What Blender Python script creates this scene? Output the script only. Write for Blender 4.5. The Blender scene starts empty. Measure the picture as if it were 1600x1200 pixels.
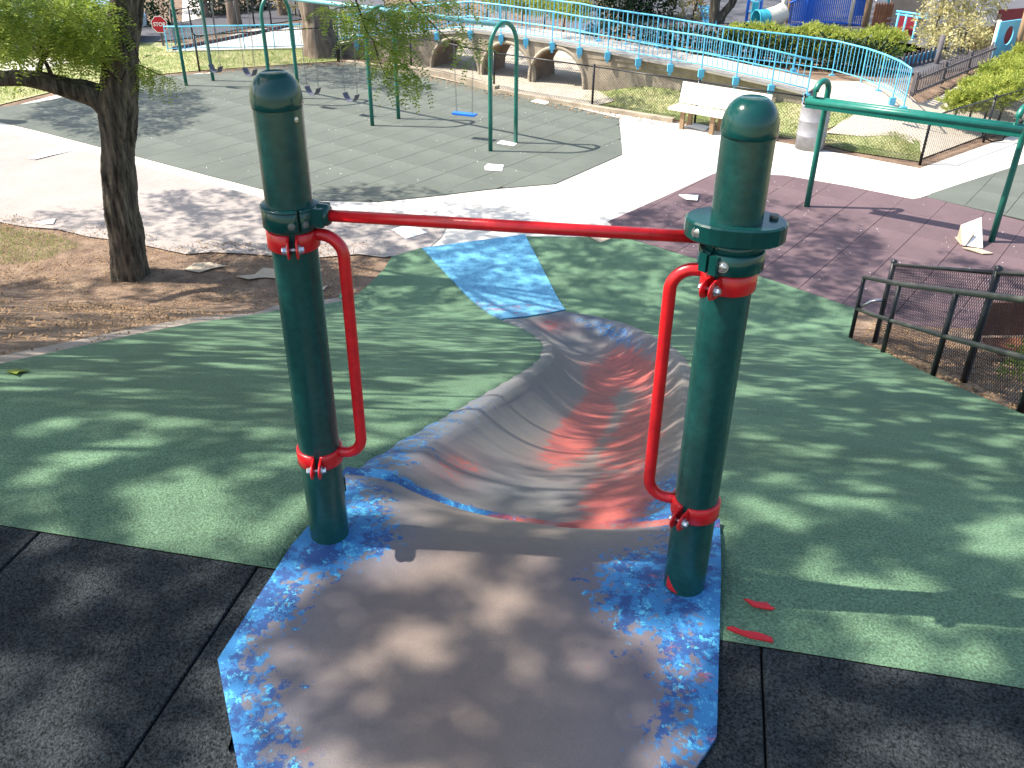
import bpy, math, random
import numpy as np
from mathutils import Vector, Matrix
from mathutils.geometry import tessellate_polygon
random.seed(7); rng = np.random.default_rng(7)
sc = bpy.context.scene
COL = sc.collection
# ------------------------------------------------------------------ camera
CAM_H = 5.0; FPX = 1387.0
PIT = math.atan(FPX/2345); ROL = math.atan(25/2345)
f_ = np.array([0, math.cos(PIT), -math.sin(PIT)]); u_ = np.array([0, math.sin(PIT), math.cos(PIT)]); r_ = np.array([1., 0, 0])
R_ = r_*math.cos(ROL)+u_*math.sin(ROL); U_ = u_*math.cos(ROL)-r_*math.sin(ROL)
cd = bpy.data.cameras.new('camera'); cam = bpy.data.objects.new('camera', cd); COL.objects.link(cam)
cd.sensor_width = 36; cd.lens = 36*FPX/1600; cd.clip_start = .05; cd.clip_end = 1500
cam.matrix_world = Matrix(((R_[0], U_[0], -f_[0], 0), (R_[1], U_[1], -f_[1], 0), (R_[2], U_[2], -f_[2], CAM_H), (0, 0, 0, 1)))
sc.camera = cam
# ------------------------------------------------------------------ light
SUN = Vector((-1.85, .10, 2.36)).normalized()
w = bpy.data.worlds.new('World'); sc.world = w; w.use_nodes = True
nt = w.node_tree; bg = nt.nodes['Background']; sky = nt.nodes.new('ShaderNodeTexSky'); sky.sky_type = 'NISHITA'; sky.sun_disc = False
sky.sun_elevation = math.asin(SUN.z); sky.sun_rotation = math.atan2(SUN.x, SUN.y); sky.air_density = 1.2; sky.dust_density = 2.0
nt.links.new(sky.outputs[0], bg.inputs[0]); bg.inputs[1].default_value = .15
sl = bpy.data.lights.new('sun', 'SUN'); sl.energy = 5.0; sl.angle = math.radians(.55); sl.color = (1, .93, .82)
so = bpy.data.objects.new('sun', sl); COL.objects.link(so); so.rotation_euler = SUN.to_track_quat('Z', 'Y').to_euler(); so.location = (-10, 0, 20)
vs = sc.view_settings; vs.view_transform = 'Standard'; vs.look = 'None'; vs.exposure = 1.1; vs.gamma = 1; vs.use_curve_mapping = False

# ------------------------------------------------------------------ placing
def ss(a, b, x):
    t = min(1, max(0, (x-a)/(b-a))); return t*t*(3-2*t)
def smax(a, b, k):
    h = max(k-abs(a-b), 0)/k; return max(a, b)+h*h*k*.25
def smin(a, b, k): return -smax(-a, -b, k)
MH = 3.2
def ray(px, py): return f_+R_*(px-800)/FPX-U_*(py-600)/FPX
def at(px, py, z=0.):
    d = ray(px, py); t = (z-CAM_H)/d[2]; return (d[0]*t, d[1]*t)
def atd(px, py, dist):
    d = ray(px, py); d = d*dist/d[1]; return (d[0], d[1], CAM_H+d[2])
def zof(px, py, x, y):
    d = ray(px, py); return CAM_H+d[2]*y/d[1]
FL = [at(640, 108), at(925, 167), at(1245, 222), at(1437, 258), at(1600, 200), at(1760, 150)]
def fdist(x, y):
    best = 1e9
    for (ax, ay), (bx, by) in zip(FL[:-1], FL[1:]):
        dx, dy = bx-ax, by-ay; t = max(0, min(1, ((x-ax)*dx+(y-ay)*dy)/(dx*dx+dy*dy)))
        qx, qy = ax+t*dx-x, ay+t*dy-y; d = math.hypot(qx, qy)
        if d < best: best = d; sg = dx*(y-ay)-dy*(x-ax)
    return best if sg > 0 else -best
def T(x, y):
    if y < 12.5:
        s = (y-(2.32-.2*x))/((9.95-.082*x)-(2.32-.2*x))
        z = smin(MH, smax(0, MH*(1-s), .35), .25)
        return z*(1-ss(9, 17, abs(x)))
    if y > 16 and x > 1.8:
        return .62*ss(1.9, 3.2, x)*ss(.1, 2.8, fdist(x, y))
    return 0.
def G(px, py):
    d = ray(px, py); t = 1.2; p = None
    prev = t
    while t < 120:
        x, y, z = d[0]*t, d[1]*t, CAM_H+d[2]*t
        if z < T(x, y): break
        prev = t; t += .06 if t < 14 else .15
    lo, hi = prev, t
    for _ in range(18):
        m = (lo+hi)/2
        if CAM_H+d[2]*m < T(d[0]*m, d[1]*m): hi = m
        else: lo = m
    return (d[0]*lo, d[1]*lo)
def G3(px, py):
    x, y = G(px, py); return Vector((x, y, T(x, y)))

# ------------------------------------------------------------------ mesh building
class MB:
    def __init__(s): s.v = []; s.f = []; s.sm = []
    def add(s, vs, fs, smooth=False):
        o = len(s.v); s.v += [tuple(q) for q in vs]; s.f += [tuple(i+o for i in q) for q in fs]; s.sm += [smooth]*len(fs); return s
    def box(s, c, size, rz=0, M=None):
        hx, hy, hz = size[0]/2, size[1]/2, size[2]/2
        m = M or Matrix.Rotation(rz, 3, 'Z'); c = Vector(c)
        vs = [c+m@Vector((x, y, z)) for x in (-hx, hx) for y in (-hy, hy) for z in (-hz, hz)]
        return s.add(vs, [(0, 1, 3, 2), (4, 6, 7, 5), (0, 4, 5, 1), (2, 3, 7, 6), (0, 2, 6, 4), (1, 5, 7, 3)])
    def tube(s, pts, r, n=8, caps=True, closed=False):
        pts = [Vector(p) for p in pts]; rs = r if isinstance(r, (list, tuple)) else [r]*len(pts)
        N = len(pts); vs = []; up = None
        for i, p in enumerate(pts):
            if closed: t = pts[(i+1) % N]-pts[i-1]
            else: t = pts[min(i+1, N-1)]-pts[max(i-1, 0)]
            t.normalize()
            if up is None: up = Vector((0, 0, 1)) if abs(t.z) < .9 else Vector((1, 0, 0))
            a = t.cross(up); a = a.normalized(); b = a.cross(t).normalized(); up = b
            for k in range(n):
                an = 2*math.pi*k/n; vs.append(p+(a*math.cos(an)+b*math.sin(an))*rs[i])
        fs = [(i*n+k, i*n+(k+1) % n, ((i+1) % N)*n+(k+1) % n, ((i+1) % N)*n+k) for i in range(N if closed else N-1) for k in range(n)]
        s.add(vs, fs, n > 4)
        if caps and not closed:
            o = len(s.v)-len(vs); s.f += [tuple(o+k for k in reversed(range(n))), tuple(o+(N-1)*n+k for k in range(n))]; s.sm += [False]*2
        return s
    def lathe(s, c, prof, n=24, M=None, smooth=True, ang=(0, 2*math.pi)):
        c = Vector(c); full = abs(ang[1]-ang[0]-2*math.pi) < 1e-6; nn = n if full else n+1; vs = []
        for r, z in prof:
            for k in range(nn):
                a = ang[0]+(ang[1]-ang[0])*k/n; q = Vector((r*math.cos(a), r*math.sin(a), z)); vs.append(c+(M@q if M else q))
        fs = [(i*nn+k, i*nn+(k+1) % nn, (i+1)*nn+(k+1) % nn, (i+1)*nn+k) for i in range(len(prof)-1) for k in range(n)]
        return s.add(vs, fs, smooth)
    def prism(s, poly, z0, z1):
        n = len(poly); tri = tessellate_polygon([[Vector((p[0], p[1], 0)) for p in poly]])
        vs = [(p[0], p[1], z0) for p in poly]+[(p[0], p[1], z1) for p in poly]
        A = sum(poly[i][0]*poly[(i+1) % n][1]-poly[(i+1) % n][0]*poly[i][1] for i in range(n))
        fs = []
        for t in tri:
            a, b, c = [Vector((poly[i][0], poly[i][1])) for i in t]
            if (b-a).cross(c-a) < 0: t = t[::-1]
            fs += [tuple(i+n for i in t), tuple(reversed(t))]
        for i in range(n):
            j = (i+1) % n; q = (i, j, j+n, i+n); fs.append(q if A > 0 else q[::-1])
        return s.add(vs, fs)
WP = {}
def wpos(o): return WP.get(o.name, Vector((0, 0, 0))) if o else Vector((0, 0, 0))
def tag(o, label=None, cat=None, group=None, kind=None):
    if label: o['label'] = label
    if cat: o['category'] = cat
    if group: o['group'] = group
    if kind: o['kind'] = kind
    return o
def thing(name, label, cat, loc=(0, 0, 0), group=None):
    o = bpy.data.objects.new(name, None); COL.objects.link(o); o.location = loc; o.empty_display_size = .1
    WP[o.name] = Vector(loc); return tag(o, label, cat, group)
def mesh(name, mb, mat):
    me = bpy.data.meshes.new(name); me.from_pydata(mb.v, [], mb.f); me.polygons.foreach_set('use_smooth', mb.sm)
    if mat: me.materials.append(mat)
    me.update(); return me
def obj(name, mb, mat, parent=None, org=None):
    """link mesh (world coordinates) as one object; children keep their thing's origin"""
    o0 = Vector(org) if org is not None else wpos(parent)
    mb.v = [(a[0]-o0.x, a[1]-o0.y, a[2]-o0.z) for a in mb.v]
    o = bpy.data.objects.new(name, mesh(name, mb, mat)); COL.objects.link(o)
    o.location = o0-wpos(parent)
    if parent: o.parent = parent
    WP[o.name] = o0; return o
def inst(name, me, loc, parent=None, rz=0):
    o = bpy.data.objects.new(name, me); COL.objects.link(o); o.location = Vector(loc)-wpos(parent); o.rotation_euler = (0, 0, rz)
    if parent: o.parent = parent
    WP[o.name] = Vector(loc); return o
def copy_tree(o, parent=None, delta=None):
    c = o.copy(); COL.objects.link(c)
    if parent: c.parent = parent
    WP[c.name] = wpos(o)+(delta or Vector((0, 0, 0)))
    for ch in list(o.children): copy_tree(ch, c, delta)
    return c

# ------------------------------------------------------------------ materials
def M(name, col, rough=.8, var=.15, scale=6., spec=.3, metal=0, bump=0., bscale=80., col2=None, fac=.5, speck=0., sscale=250., stretch=None, trans=0):
    m = bpy.data.materials.new(name); m.use_nodes = True; nt = m.node_tree; N = nt.nodes; L = nt.links
    b = N['Principled BSDF']; b.inputs['Roughness'].default_value = rough; b.inputs['Metallic'].default_value = metal
    b.inputs['Specular IOR Level'].default_value = spec
    tc = N.new('ShaderNodeTexCoord'); src = tc.outputs['Object']
    if stretch:
        mp = N.new('ShaderNodeMapping'); mp.inputs['Scale'].default_value = stretch; L.new(src, mp.inputs[0]); src = mp.outputs[0]
    n1 = N.new('ShaderNodeTexNoise'); n1.inputs['Scale'].default_value = scale; n1.inputs['Detail'].default_value = 6; n1.inputs['Roughness'].default_value = .65; L.new(src, n1.inputs[0])
    rp = N.new('ShaderNodeValToRGB'); L.new(n1.outputs[0], rp.inputs[0])
    c2 = col2 or tuple(min(1, c*(1+var)) for c in col); c1 = col if col2 else tuple(c*(1-var) for c in col)
    rp.color_ramp.elements[0].position = fac-.18; rp.color_ramp.elements[1].position = fac+.18
    rp.color_ramp.elements[0].color = (*c1, 1); rp.color_ramp.elements[1].color = (*c2, 1)
    out = rp.outputs[0]
    if speck:
        n2 = N.new('ShaderNodeTexNoise'); n2.inputs['Scale'].default_value = sscale; n2.inputs['Detail'].default_value = 2; L.new(src, n2.inputs[0])
        mr = N.new('ShaderNodeMapRange'); mr.inputs[1].default_value = .3; mr.inputs[2].default_value = .7; mr.inputs[3].default_value = 1-speck; mr.inputs[4].default_value = 1+speck; L.new(n2.outputs[0], mr.inputs[0])
        mx = N.new('ShaderNodeVectorMath'); mx.operation = 'SCALE'; L.new(out, mx.inputs[0]); L.new(mr.outputs[0], mx.inputs['Scale']); out = mx.outputs[0]
    L.new(out, b.inputs['Base Color'])
    if bump:
        n3 = N.new('ShaderNodeTexNoise'); n3.inputs['Scale'].default_value = bscale; n3.inputs['Detail'].default_value = 4; L.new(src, n3.inputs[0])
        bp = N.new('ShaderNodeBump'); bp.inputs['Strength'].default_value = bump; bp.inputs['Distance'].default_value = .01; L.new(n3.outputs[0], bp.inputs['Height']); L.new(bp.outputs[0], b.inputs['Normal'])
    if trans:
        b.inputs['Roughness'].default_value = .5
        tb = N.new('ShaderNodeBsdfTranslucent'); L.new(out, tb.inputs[0]); ms = N.new('ShaderNodeMixShader'); ms.inputs[0].default_value = trans
        L.new(b.outputs[0], ms.inputs[1]); L.new(tb.outputs[0], ms.inputs[2]); L.new(ms.outputs[0], N['Material Output'].inputs[0])
    return m
m_dirt = M('dirt', (.085, .052, .036), .95, 0, 3, bump=.8, bscale=40, col2=(.25, .175, .12), speck=.45, sscale=60)
m_conc = M('pale_concrete', (.55, .52, .47), .9, .08, 1.2, bump=.15, speck=.08, sscale=90)
m_asph = M('light_paving', (.30, .265, .245), .9, .10, 1.0, bump=.3, speck=.18, sscale=70)
m_edge = M('edging', (.30, .25, .21), .9, .15, 4, bump=.2, speck=.15)
m_green = M('green_rubber', (.100, .178, .106), .85, .20, 1.1, bump=.7, bscale=160, speck=.42, sscale=130, spec=.25)
m_pad = M('grey_green_rubber', (.104, .117, .100), .85, .16, .6, bump=.4, bscale=150, speck=.15, sscale=120)
m_brown = M('maroon_rubber', (.120, .080, .088), .85, .16, .9, bump=.4, bscale=150, speck=.18, sscale=120)
m_black = M('black_rubber', (.027, .032, .035), .9, .2, 3, spec=.08, bump=.9, bscale=170, speck=.75, sscale=150)
m_grass = M('grass_ground', (.17, .23, .07), .9, 0, 1.5, col2=(.42, .38, .22), bump=.6, bscale=60, speck=.3, sscale=60)
m_street = M('asphalt', (.09, .09, .10), .9, .12, 1, speck=.1)
m_seam = M('seam_grout', (.05, .048, .04), .95, .2, 20)
m_topbar = M('sunlit_green_steel', (.20, .46, .50), .22, .2, 6, spec=.6)  # sun highlight along the top bar put into a paler base colour
m_post = M('green_paint', (.007, .052, .047), .27, .14, 5, spec=.5, bump=.08, bscale=30, speck=.15, sscale=50)
m_cap = M('green_cap', (.004, .046, .042), .16, .15, 12, spec=.42)
m_gst = M('green_painted_steel', (.008, .14, .105), .35, .15, 8, spec=.5)
m_red = M('red_paint', (.52, .010, .014), .30, .12, 8, spec=.5, speck=.12, sscale=40, bump=.08, bscale=40)
m_zinc = M('zinc_bolt', (.55, .55, .56), .3, .1, 40, metal=.9)
m_iron = M('dark_iron', (.03, .022, .02), .5, .3, 20, spec=.4)
m_plug = M('grey_plug', (.12, .12, .11), .45, .2, 60)
m_blkm = M('black_metal', (.014, .015, .018), .4, .3, 20, spec=.5)
m_rail = M('worn_rail', (.05, .055, .045), .45, .3, 15, spec=.5)
m_blue = M('blue_steel', (.12, .50, .74), .4, .1, 5, spec=.5)
m_dblue = M('deep_blue_paint', (.015, .12, .55), .45, .12, 5, spec=.5)
m_wallc = M('weathered_concrete', (.20, .165, .125), .9, 0, 2.0, col2=(.40, .34, .26), bump=.4, speck=.15, sscale=40)
m_deck = M('deck_concrete', (.36, .33, .29), .9, .08, 2, bump=.2)
m_sand = M('pale_sand', (.42, .37, .30), .95, .12, 2, bump=.4, speck=.2, sscale=50)
m_rim = M('pale_rim', (.34, .29, .22), .9, .2, 4, bump=.3)
m_pipe = M('rusty_pipe', (.20, .14, .09), .85, .3, 4, bump=.3)
m_bark = M('bark', (.022, .018, .014), .95, 0, 14, col2=(.19, .16, .115), bump=1., bscale=30, stretch=(1, 1, .18), fac=.55, speck=.3, sscale=30)
m_twig = M('twig', (.035, .026, .02), .9, .3, 20)
m_leaf = M('locust_leaf', (.09, .17, .02), .5, 0, 4.5, col2=(.38, .46, .07), trans=.5)
m_canopy = M('canopy_leaf', (.05, .10, .015), .5, .2, 2.5, trans=.12)
m_jun = M('juniper_leaf', (.19, .27, .04), .8, 0, 4.5, col2=(.50, .52, .11), trans=.3)
m_dkleaf = M('dark_leaf', (.012, .035, .010), .7, .5, 3, trans=.15)
m_yel = M('yellow_leaf', (.32, .22, .07), .7, 0, 3, col2=(.50, .42, .14), trans=.3)
m_ptree = M('pale_tree_leaf', (.24, .22, .08), .7, 0, 3, col2=(.74, .66, .34), trans=.35)
m_olive = M('olive_leaf', (.14, .15, .05), .7, 0, 3, col2=(.34, .31, .12), trans=.25)
m_chain = M('chain', (.30, .30, .30), .4, .2, 30, metal=.7)
m_seatb = M('blue_seat', (.02, .15, .62), .4, .1, 5)
m_seatk = M('black_seat', (.11, .11, .14), .35, .2, 5)
m_bench = M('bench_white', (.72, .70, .66), .8, .06, 6, bump=.2)
m_wood = M('timber', (.30, .20, .12), .85, .25, 6, stretch=(1, 1, .15), bump=.3)
m_dwood = M('red_brown_timber', (.20, .085, .045), .85, .25, 6, stretch=(1, 1, .2))
m_greyw = M('grey_wood', (.13, .115, .12), .9, .25, 8, stretch=(1, 1, .2))
m_drum = M('galvanised', (.30, .30, .32), .55, .2, 5, metal=.35)
m_rust = M('rust', (.16, .06, .03), .9, .4, 12)
m_card = M('cardboard', (.42, .34, .25), .9, .12, 10)
m_white = M('white_paper', (.80, .79, .77), .8, .04, 10)
m_maroon = M('maroon_paint', (.22, .02, .035), .5, .15, 6)
m_tealp = M('teal_plastic', (.05, .36, .45), .4, .1, 6)
m_cream = M('cream', (.62, .58, .50), .8, .08, 3)
m_tan = M('tan_panel', (.36, .28, .22), .8, .12, 4)
m_stopr = M('sign_red', (.5, .015, .03), .45, .05, 5)
m_car = M('car_paint', (.35, .50, .62), .25, .04, 2, spec=.6)
m_glass = M('car_glass', (.02, .025, .03), .08, .05, 2, spec=.6)
m_tyre = M('tyre', (.02, .02, .02), .8, .1, 9)
m_mulch = M('leaf_litter', (.10, .05, .028), .9, 0, 25, col2=(.42, .28, .15), fac=.5)
m_blade = M('grass_blade', (.16, .24, .05), .7, 0, 2, col2=(.46, .44, .20), trans=.4)

# ------------------------------------------------------------------ sheets following the terrain
def clip_half(p, ax, v, keep_gt):
    out = []
    for i in range(len(p)):
        a, b = p[i-1], p[i]; ia = (a[ax] >= v) == keep_gt; ib = (b[ax] >= v) == keep_gt
        if ia != ib:
            t = (v-a[ax])/(b[ax]-a[ax]); out.append((a[0]+(b[0]-a[0])*t, a[1]+(b[1]-a[1])*t))
        if ib: out.append(b)
    return out
def pip(x, y, poly):
    c = False; n = len(poly)
    for i in range(n):
        x1, y1 = poly[i-1]; x2, y2 = poly[i]
        if (y1 > y) != (y2 > y) and x < (x2-x1)*(y-y1)/(y2-y1)+x1: c = not c
    return c
def sheet(name, poly, mat, off, cell=.15, zf=T, skirt=0, **kw):
    vid = {}; mb = MB()
    def V(x, y):
        k = (round(x, 4), round(y, 4))
        if k not in vid: vid[k] = len(mb.v); mb.v.append((x, y, zf(x, y)+off))
        return vid[k]
    xs = [p[0] for p in poly]
    i0, i1 = math.floor(min(xs)/cell), math.ceil(max(xs)/cell)
    for i in range(i0, i1):
        st = clip_half(clip_half(poly, 0, i*cell, True), 0, (i+1)*cell, False)
        if len(st) < 3: continue
        ys = [p[1] for p in st]
        for j in range(math.floor(min(ys)/cell), math.ceil(max(ys)/cell)):
            q = clip_half(clip_half(st, 1, j*cell, True), 1, (j+1)*cell, False)
            if len(q) < 3: continue
            A = sum(q[k-1][0]*q[k][1]-q[k][0]*q[k-1][1] for k in range(len(q)))
            if abs(A) < 1e-6: continue
            ids = []
            for (x, y) in (q if A > 0 else q[::-1]):
                k = V(x, y)
                if not ids or (k != ids[-1] and k != ids[0]): ids.append(k)
            if len(ids) < 3: continue
            if len(ids) == 4 or len(set(ids)) != len(ids): mb.f.append(tuple(dict.fromkeys(ids)))
            else: mb.f.append(tuple(ids))
            mb.sm.append(True)
    if skirt:
        # edges used once
        cnt = {}
        for fc in mb.f:
            for k in range(len(fc)): e = (fc[k], fc[(k+1) % len(fc)]); cnt[e] = 1
        for (a, b) in list(cnt):
            if (b, a) not in cnt:
                o = len(mb.v); va, vb = mb.v[a], mb.v[b]
                mb.v += [va, vb, (vb[0], vb[1], vb[2]-skirt), (va[0], va[1], va[2]-skirt)]; mb.f.append((o+1, o, o+3, o+2)); mb.sm.append(False)
    o = obj(name, mb, mat); tag(o, **kw); return o
def PX(l): return [G(*p) for p in l]
def catmull(P, n):
    P = [Vector(p) for p in P]; out = []
    for k in range(n+1):
        t = k/n*(len(P)-1); i = min(int(t), len(P)-2); u = t-i
        p0, p1, p2, p3 = P[max(i-1, 0)], P[i], P[i+1], P[min(i+2, len(P)-1)]
        out.append(.5*((2*p1)+(p2-p0)*u+(2*p0-5*p1+4*p2-p3)*u*u+(3*p1-p0-3*p2+p3)*u**3))
    return out

# slide outline on the mound
SL = catmull([(*G(*p), 0) for p in [(540, 752), (600, 714), (670, 672), (750, 625), (815, 586), (836, 570), (845, 553), (842, 538), (825, 524), (802, 512), (783, 505)]], 60)
SR = catmull([(*G(*p), 0) for p in [(1122, 836), (1112, 770), (1098, 710), (1090, 650), (1085, 605), (1079, 578), (1064, 556), (1038, 537), (1000, 517), (945, 500), (883, 490)]], 60)
SP = [(p.x, p.y) for p in SL]+[(p.x, p.y) for p in SR[::-1]]
SIN = []
for a, b in zip(SL, SR): SIN.append((a.lerp(b, .07), b.lerp(a, .07)))
SINP = [(a.x, a.y) for a, _ in SIN]+[(b.x, b.y) for _, b in SIN[::-1]]
PLP = [(p.x, p.y) for p in (SL[0], SR[0])]+[at(1124, 1000, MH), at(340, 1030, MH), at(455, 852, MH)]
def sd(x, y, poly):
    m = 1e9
    for i in range(len(poly)):
        ax, ay = poly[i-1]; dx, dy = poly[i][0]-ax, poly[i][1]-ay; L2 = dx*dx+dy*dy
        if L2 < 1e-12: continue
        t = max(0, min(1, ((x-ax)*dx+(y-ay)*dy)/L2)); m = min(m, math.hypot(ax+t*dx-x, ay+t*dy-y))
    return m
BLOB = [(SL[i].x, SL[i].y) for i in range(0, 61, 2)]+[(SR[i].x, SR[i].y) for i in range(60, -1, -2)]+PLP[2:]
def Tg(x, y):
    z = T(x, y)
    if -1.2 < x < 2.2 and 1.5 < y < 10 and pip(x, y, BLOB):
        z -= .5*ss(.055, .12, sd(x, y, BLOB))
    return z

# ------------------------------------------------------------------ setting
near = [(-12, -2), (12, -2), (12, 13.05), (-12, 13.05)]
og = sheet('ground', near, m_dirt, 0, .15, (lambda x, y: Tg(x, y)-(.12 if pip(x, y, BLOB) else 0)), kind='structure')
fr = MB(); S = 400
mid = [(-12, 13.05), (12, 13.05), (24, 22), (24, 45), (-24, 45), (-24, 22)]
def Tm(x, y): return T(x, y)
sheet('ground', [(-24, 13.05), (24, 13.05), (24, 45), (-24, 45)], m_dirt, 0, .45, Tm, kind='structure')
def quad(a, b, c, d): fr.add([(*a, 0), (*b, 0), (*c, 0), (*d, 0)], [(0, 1, 2, 3)])
S = 400
quad((-S, 45), (S, 45), (S, S), (-S, S)); quad((-S, -S), (S, -S), (S, -2), (-S, -2))
quad((-S, -2), (-12, -2), (-12, 13.05), (-S, 13.05)); quad((12, -2), (S, -2), (S, 13.05), (12, 13.05))
quad((-S, 13.05), (-24, 13.05), (-24, 45), (-S, 45)); quad((24, 13.05), (S, 13.05), (S, 45), (24, 45))
fr.v = [(a, b, (T(a, b) if abs(a) > 13 or b > 13 else 0)) for a, b, c in fr.v]
obj('ground', fr, m_grass)['kind'] = 'structure'
for o in COL.objects:
    if o.name.startswith('ground'): o['kind'] = 'structure'

path_poly = PX([(-260, 335), (0, 344), (140, 364), (260, 392), (330, 390), (430, 398), (560, 392), (660, 400), (820, 385), (900, 385), (1000, 380), (1300, 350), (1430, 330), (1600, 270), (1750, 215), (1720, 175), (1600, 206), (1437, 264), (1245, 228), (1050, 192), (925, 172), (773, 146), (690, 123), (530, 99), (312, 115), (240, 124), (100, 146), (0, 172), (-260, 200)])
sheet('path', path_poly, m_conc, .012, .45, kind='structure')
sheet('path', PX([(-260, 188), (0, 207), (110, 232), (210, 258), (330, 290), (470, 326), (640, 346), (700, 352), (690, 372), (664, 395), (600, 404), (560, 399), (500, 404), (430, 402), (380, 398), (330, 396), (290, 399), (240, 388), (190, 378), (140, 372), (90, 360), (40, 356), (0, 349), (-260, 342)]), m_asph, .022, .45, kind='structure')
# edging strip between dirt and green
eb = [(-420, 700), (-250, 645), (-120, 608), (0, 577), (100, 554), (200, 531), (300, 510), (430, 488), (545, 471)]
ed = [(x, y-17+max(0, x)*.018) for x, y in eb]
sheet('path_edging', PX([(x, y+3) for x, y in eb]+ed[::-1]), m_edge, .016, .15, kind='structure')
yt = lambda x: 1.79-.205*x
green_poly = PX([(x, y) for x, y in eb])+PX([(572, 452), (600, 424), (612, 404), (655, 391), (740, 381), (820, 372), (976, 374), (1085, 407), (1200, 439), (1338, 486), (1328, 532), (1378, 552), (1455, 592), (1600, 655), (1760, 725)])+[(6.5, yt(6.5)), (.3, yt(.3)), (-.5, yt(-.5)), (-4.2, yt(-4.2))]
sheet('rubber_slope', green_poly, m_green, .032, .075, Tg, kind='structure')
# grass areas
sheet('grass_area', PX([(-300, 100), (0, 95), (215, 66), (262, 82), (480, 78), (530, 84), (530, 96), (312, 111), (240, 118), (100, 140), (0, 165), (-300, 190)]), m_grass, .02, .9, kind='structure')
sheet('grass_area', PX([(262, 82), (480, 78), (480, 40), (400, 48), (300, 70), (215, 66)]), m_grass, .028, .9, kind='structure')
sheet('path', PX([(262, 83), (400, 79), (480, 76), (560, 60), (560, 40), (400, 47)]), m_conc, .04, .9, kind='structure')
sheet('grass_area', PX([(905, 158), (930, 140), (975, 120), (1020, 111), (1100, 118), (1165, 140), (1250, 155), (1305, 172), (1335, 178), (1325, 190), (1290, 203), (1290, 225), (1240, 218), (1100, 196), (1000, 179), (930, 166)]), m_grass, .02, .45, kind='structure')
sheet('grass_area', PX([(1290, 212), (1350, 214), (1440, 218), (1436, 254), (1330, 238), (1290, 228)]), m_grass, .024, .45, kind='structure')
sheet('path', PX([(1315, 192), (1340, 178), (1425, 168), (1470, 152), (1540, 108), (1600, 110), (1640, 140), (1640, 175), (1440, 250), (1436, 224), (1350, 216), (1290, 210)]), m_sand, .036, .45, kind='structure')
sheet('path', PX([(1010, 106), (1020, 112), (1120, 120), (1170, 142), (1260, 158), (1335, 178), (1440, 170), (1420, 150), (1380, 130), (1290, 128), (1265, 140)]), m_sand, .03, .45, kind='structure')
sheet('street', PX([(-400, 95), (-100, 88), (100, 80), (215, 70), (300, 60), (380, 46), (425, 38), (480, 30), (600, 22), (600, -30), (420, 4), (330, 28), (215, 43), (-100, 52), (-400, 60)]), m_street, .03, 1.8, kind='structure')
sheet('path', PX([(-300, 112), (100, 92), (110, 100), (60, 112), (-300, 130)]), m_conc, .04, 1.8, kind='structure')
sheet('play_surface', PX([(890, 60), (880, 20), (900, -60), (1700, -60), (1700, 60), (1560, 100), (1440, 120), (1380, 112), (1240, 96), (1000, 60)]), m_street, .05, .9, kind='structure')  # dark sheet stands in for the shaded ground beyond the ramp
sheet('path', PX([(640, 84), (660, 60), (760, 50), (900, 70), (960, 90), (1000, 112), (915, 142), (760, 126), (680, 106)]), m_sand, .03, .9, kind='structure')
sheet('path', PX([(640, 114), (672, 100), (800, 110), (925, 140), (960, 160), (925, 169), (772, 144)]), m_sand, .045, .9, kind='structure')
sheet('driveway', PX([(285, 36), (330, 27), (322, -20), (285, -20)]), m_conc, .04, 1.8, kind='structure')

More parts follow.
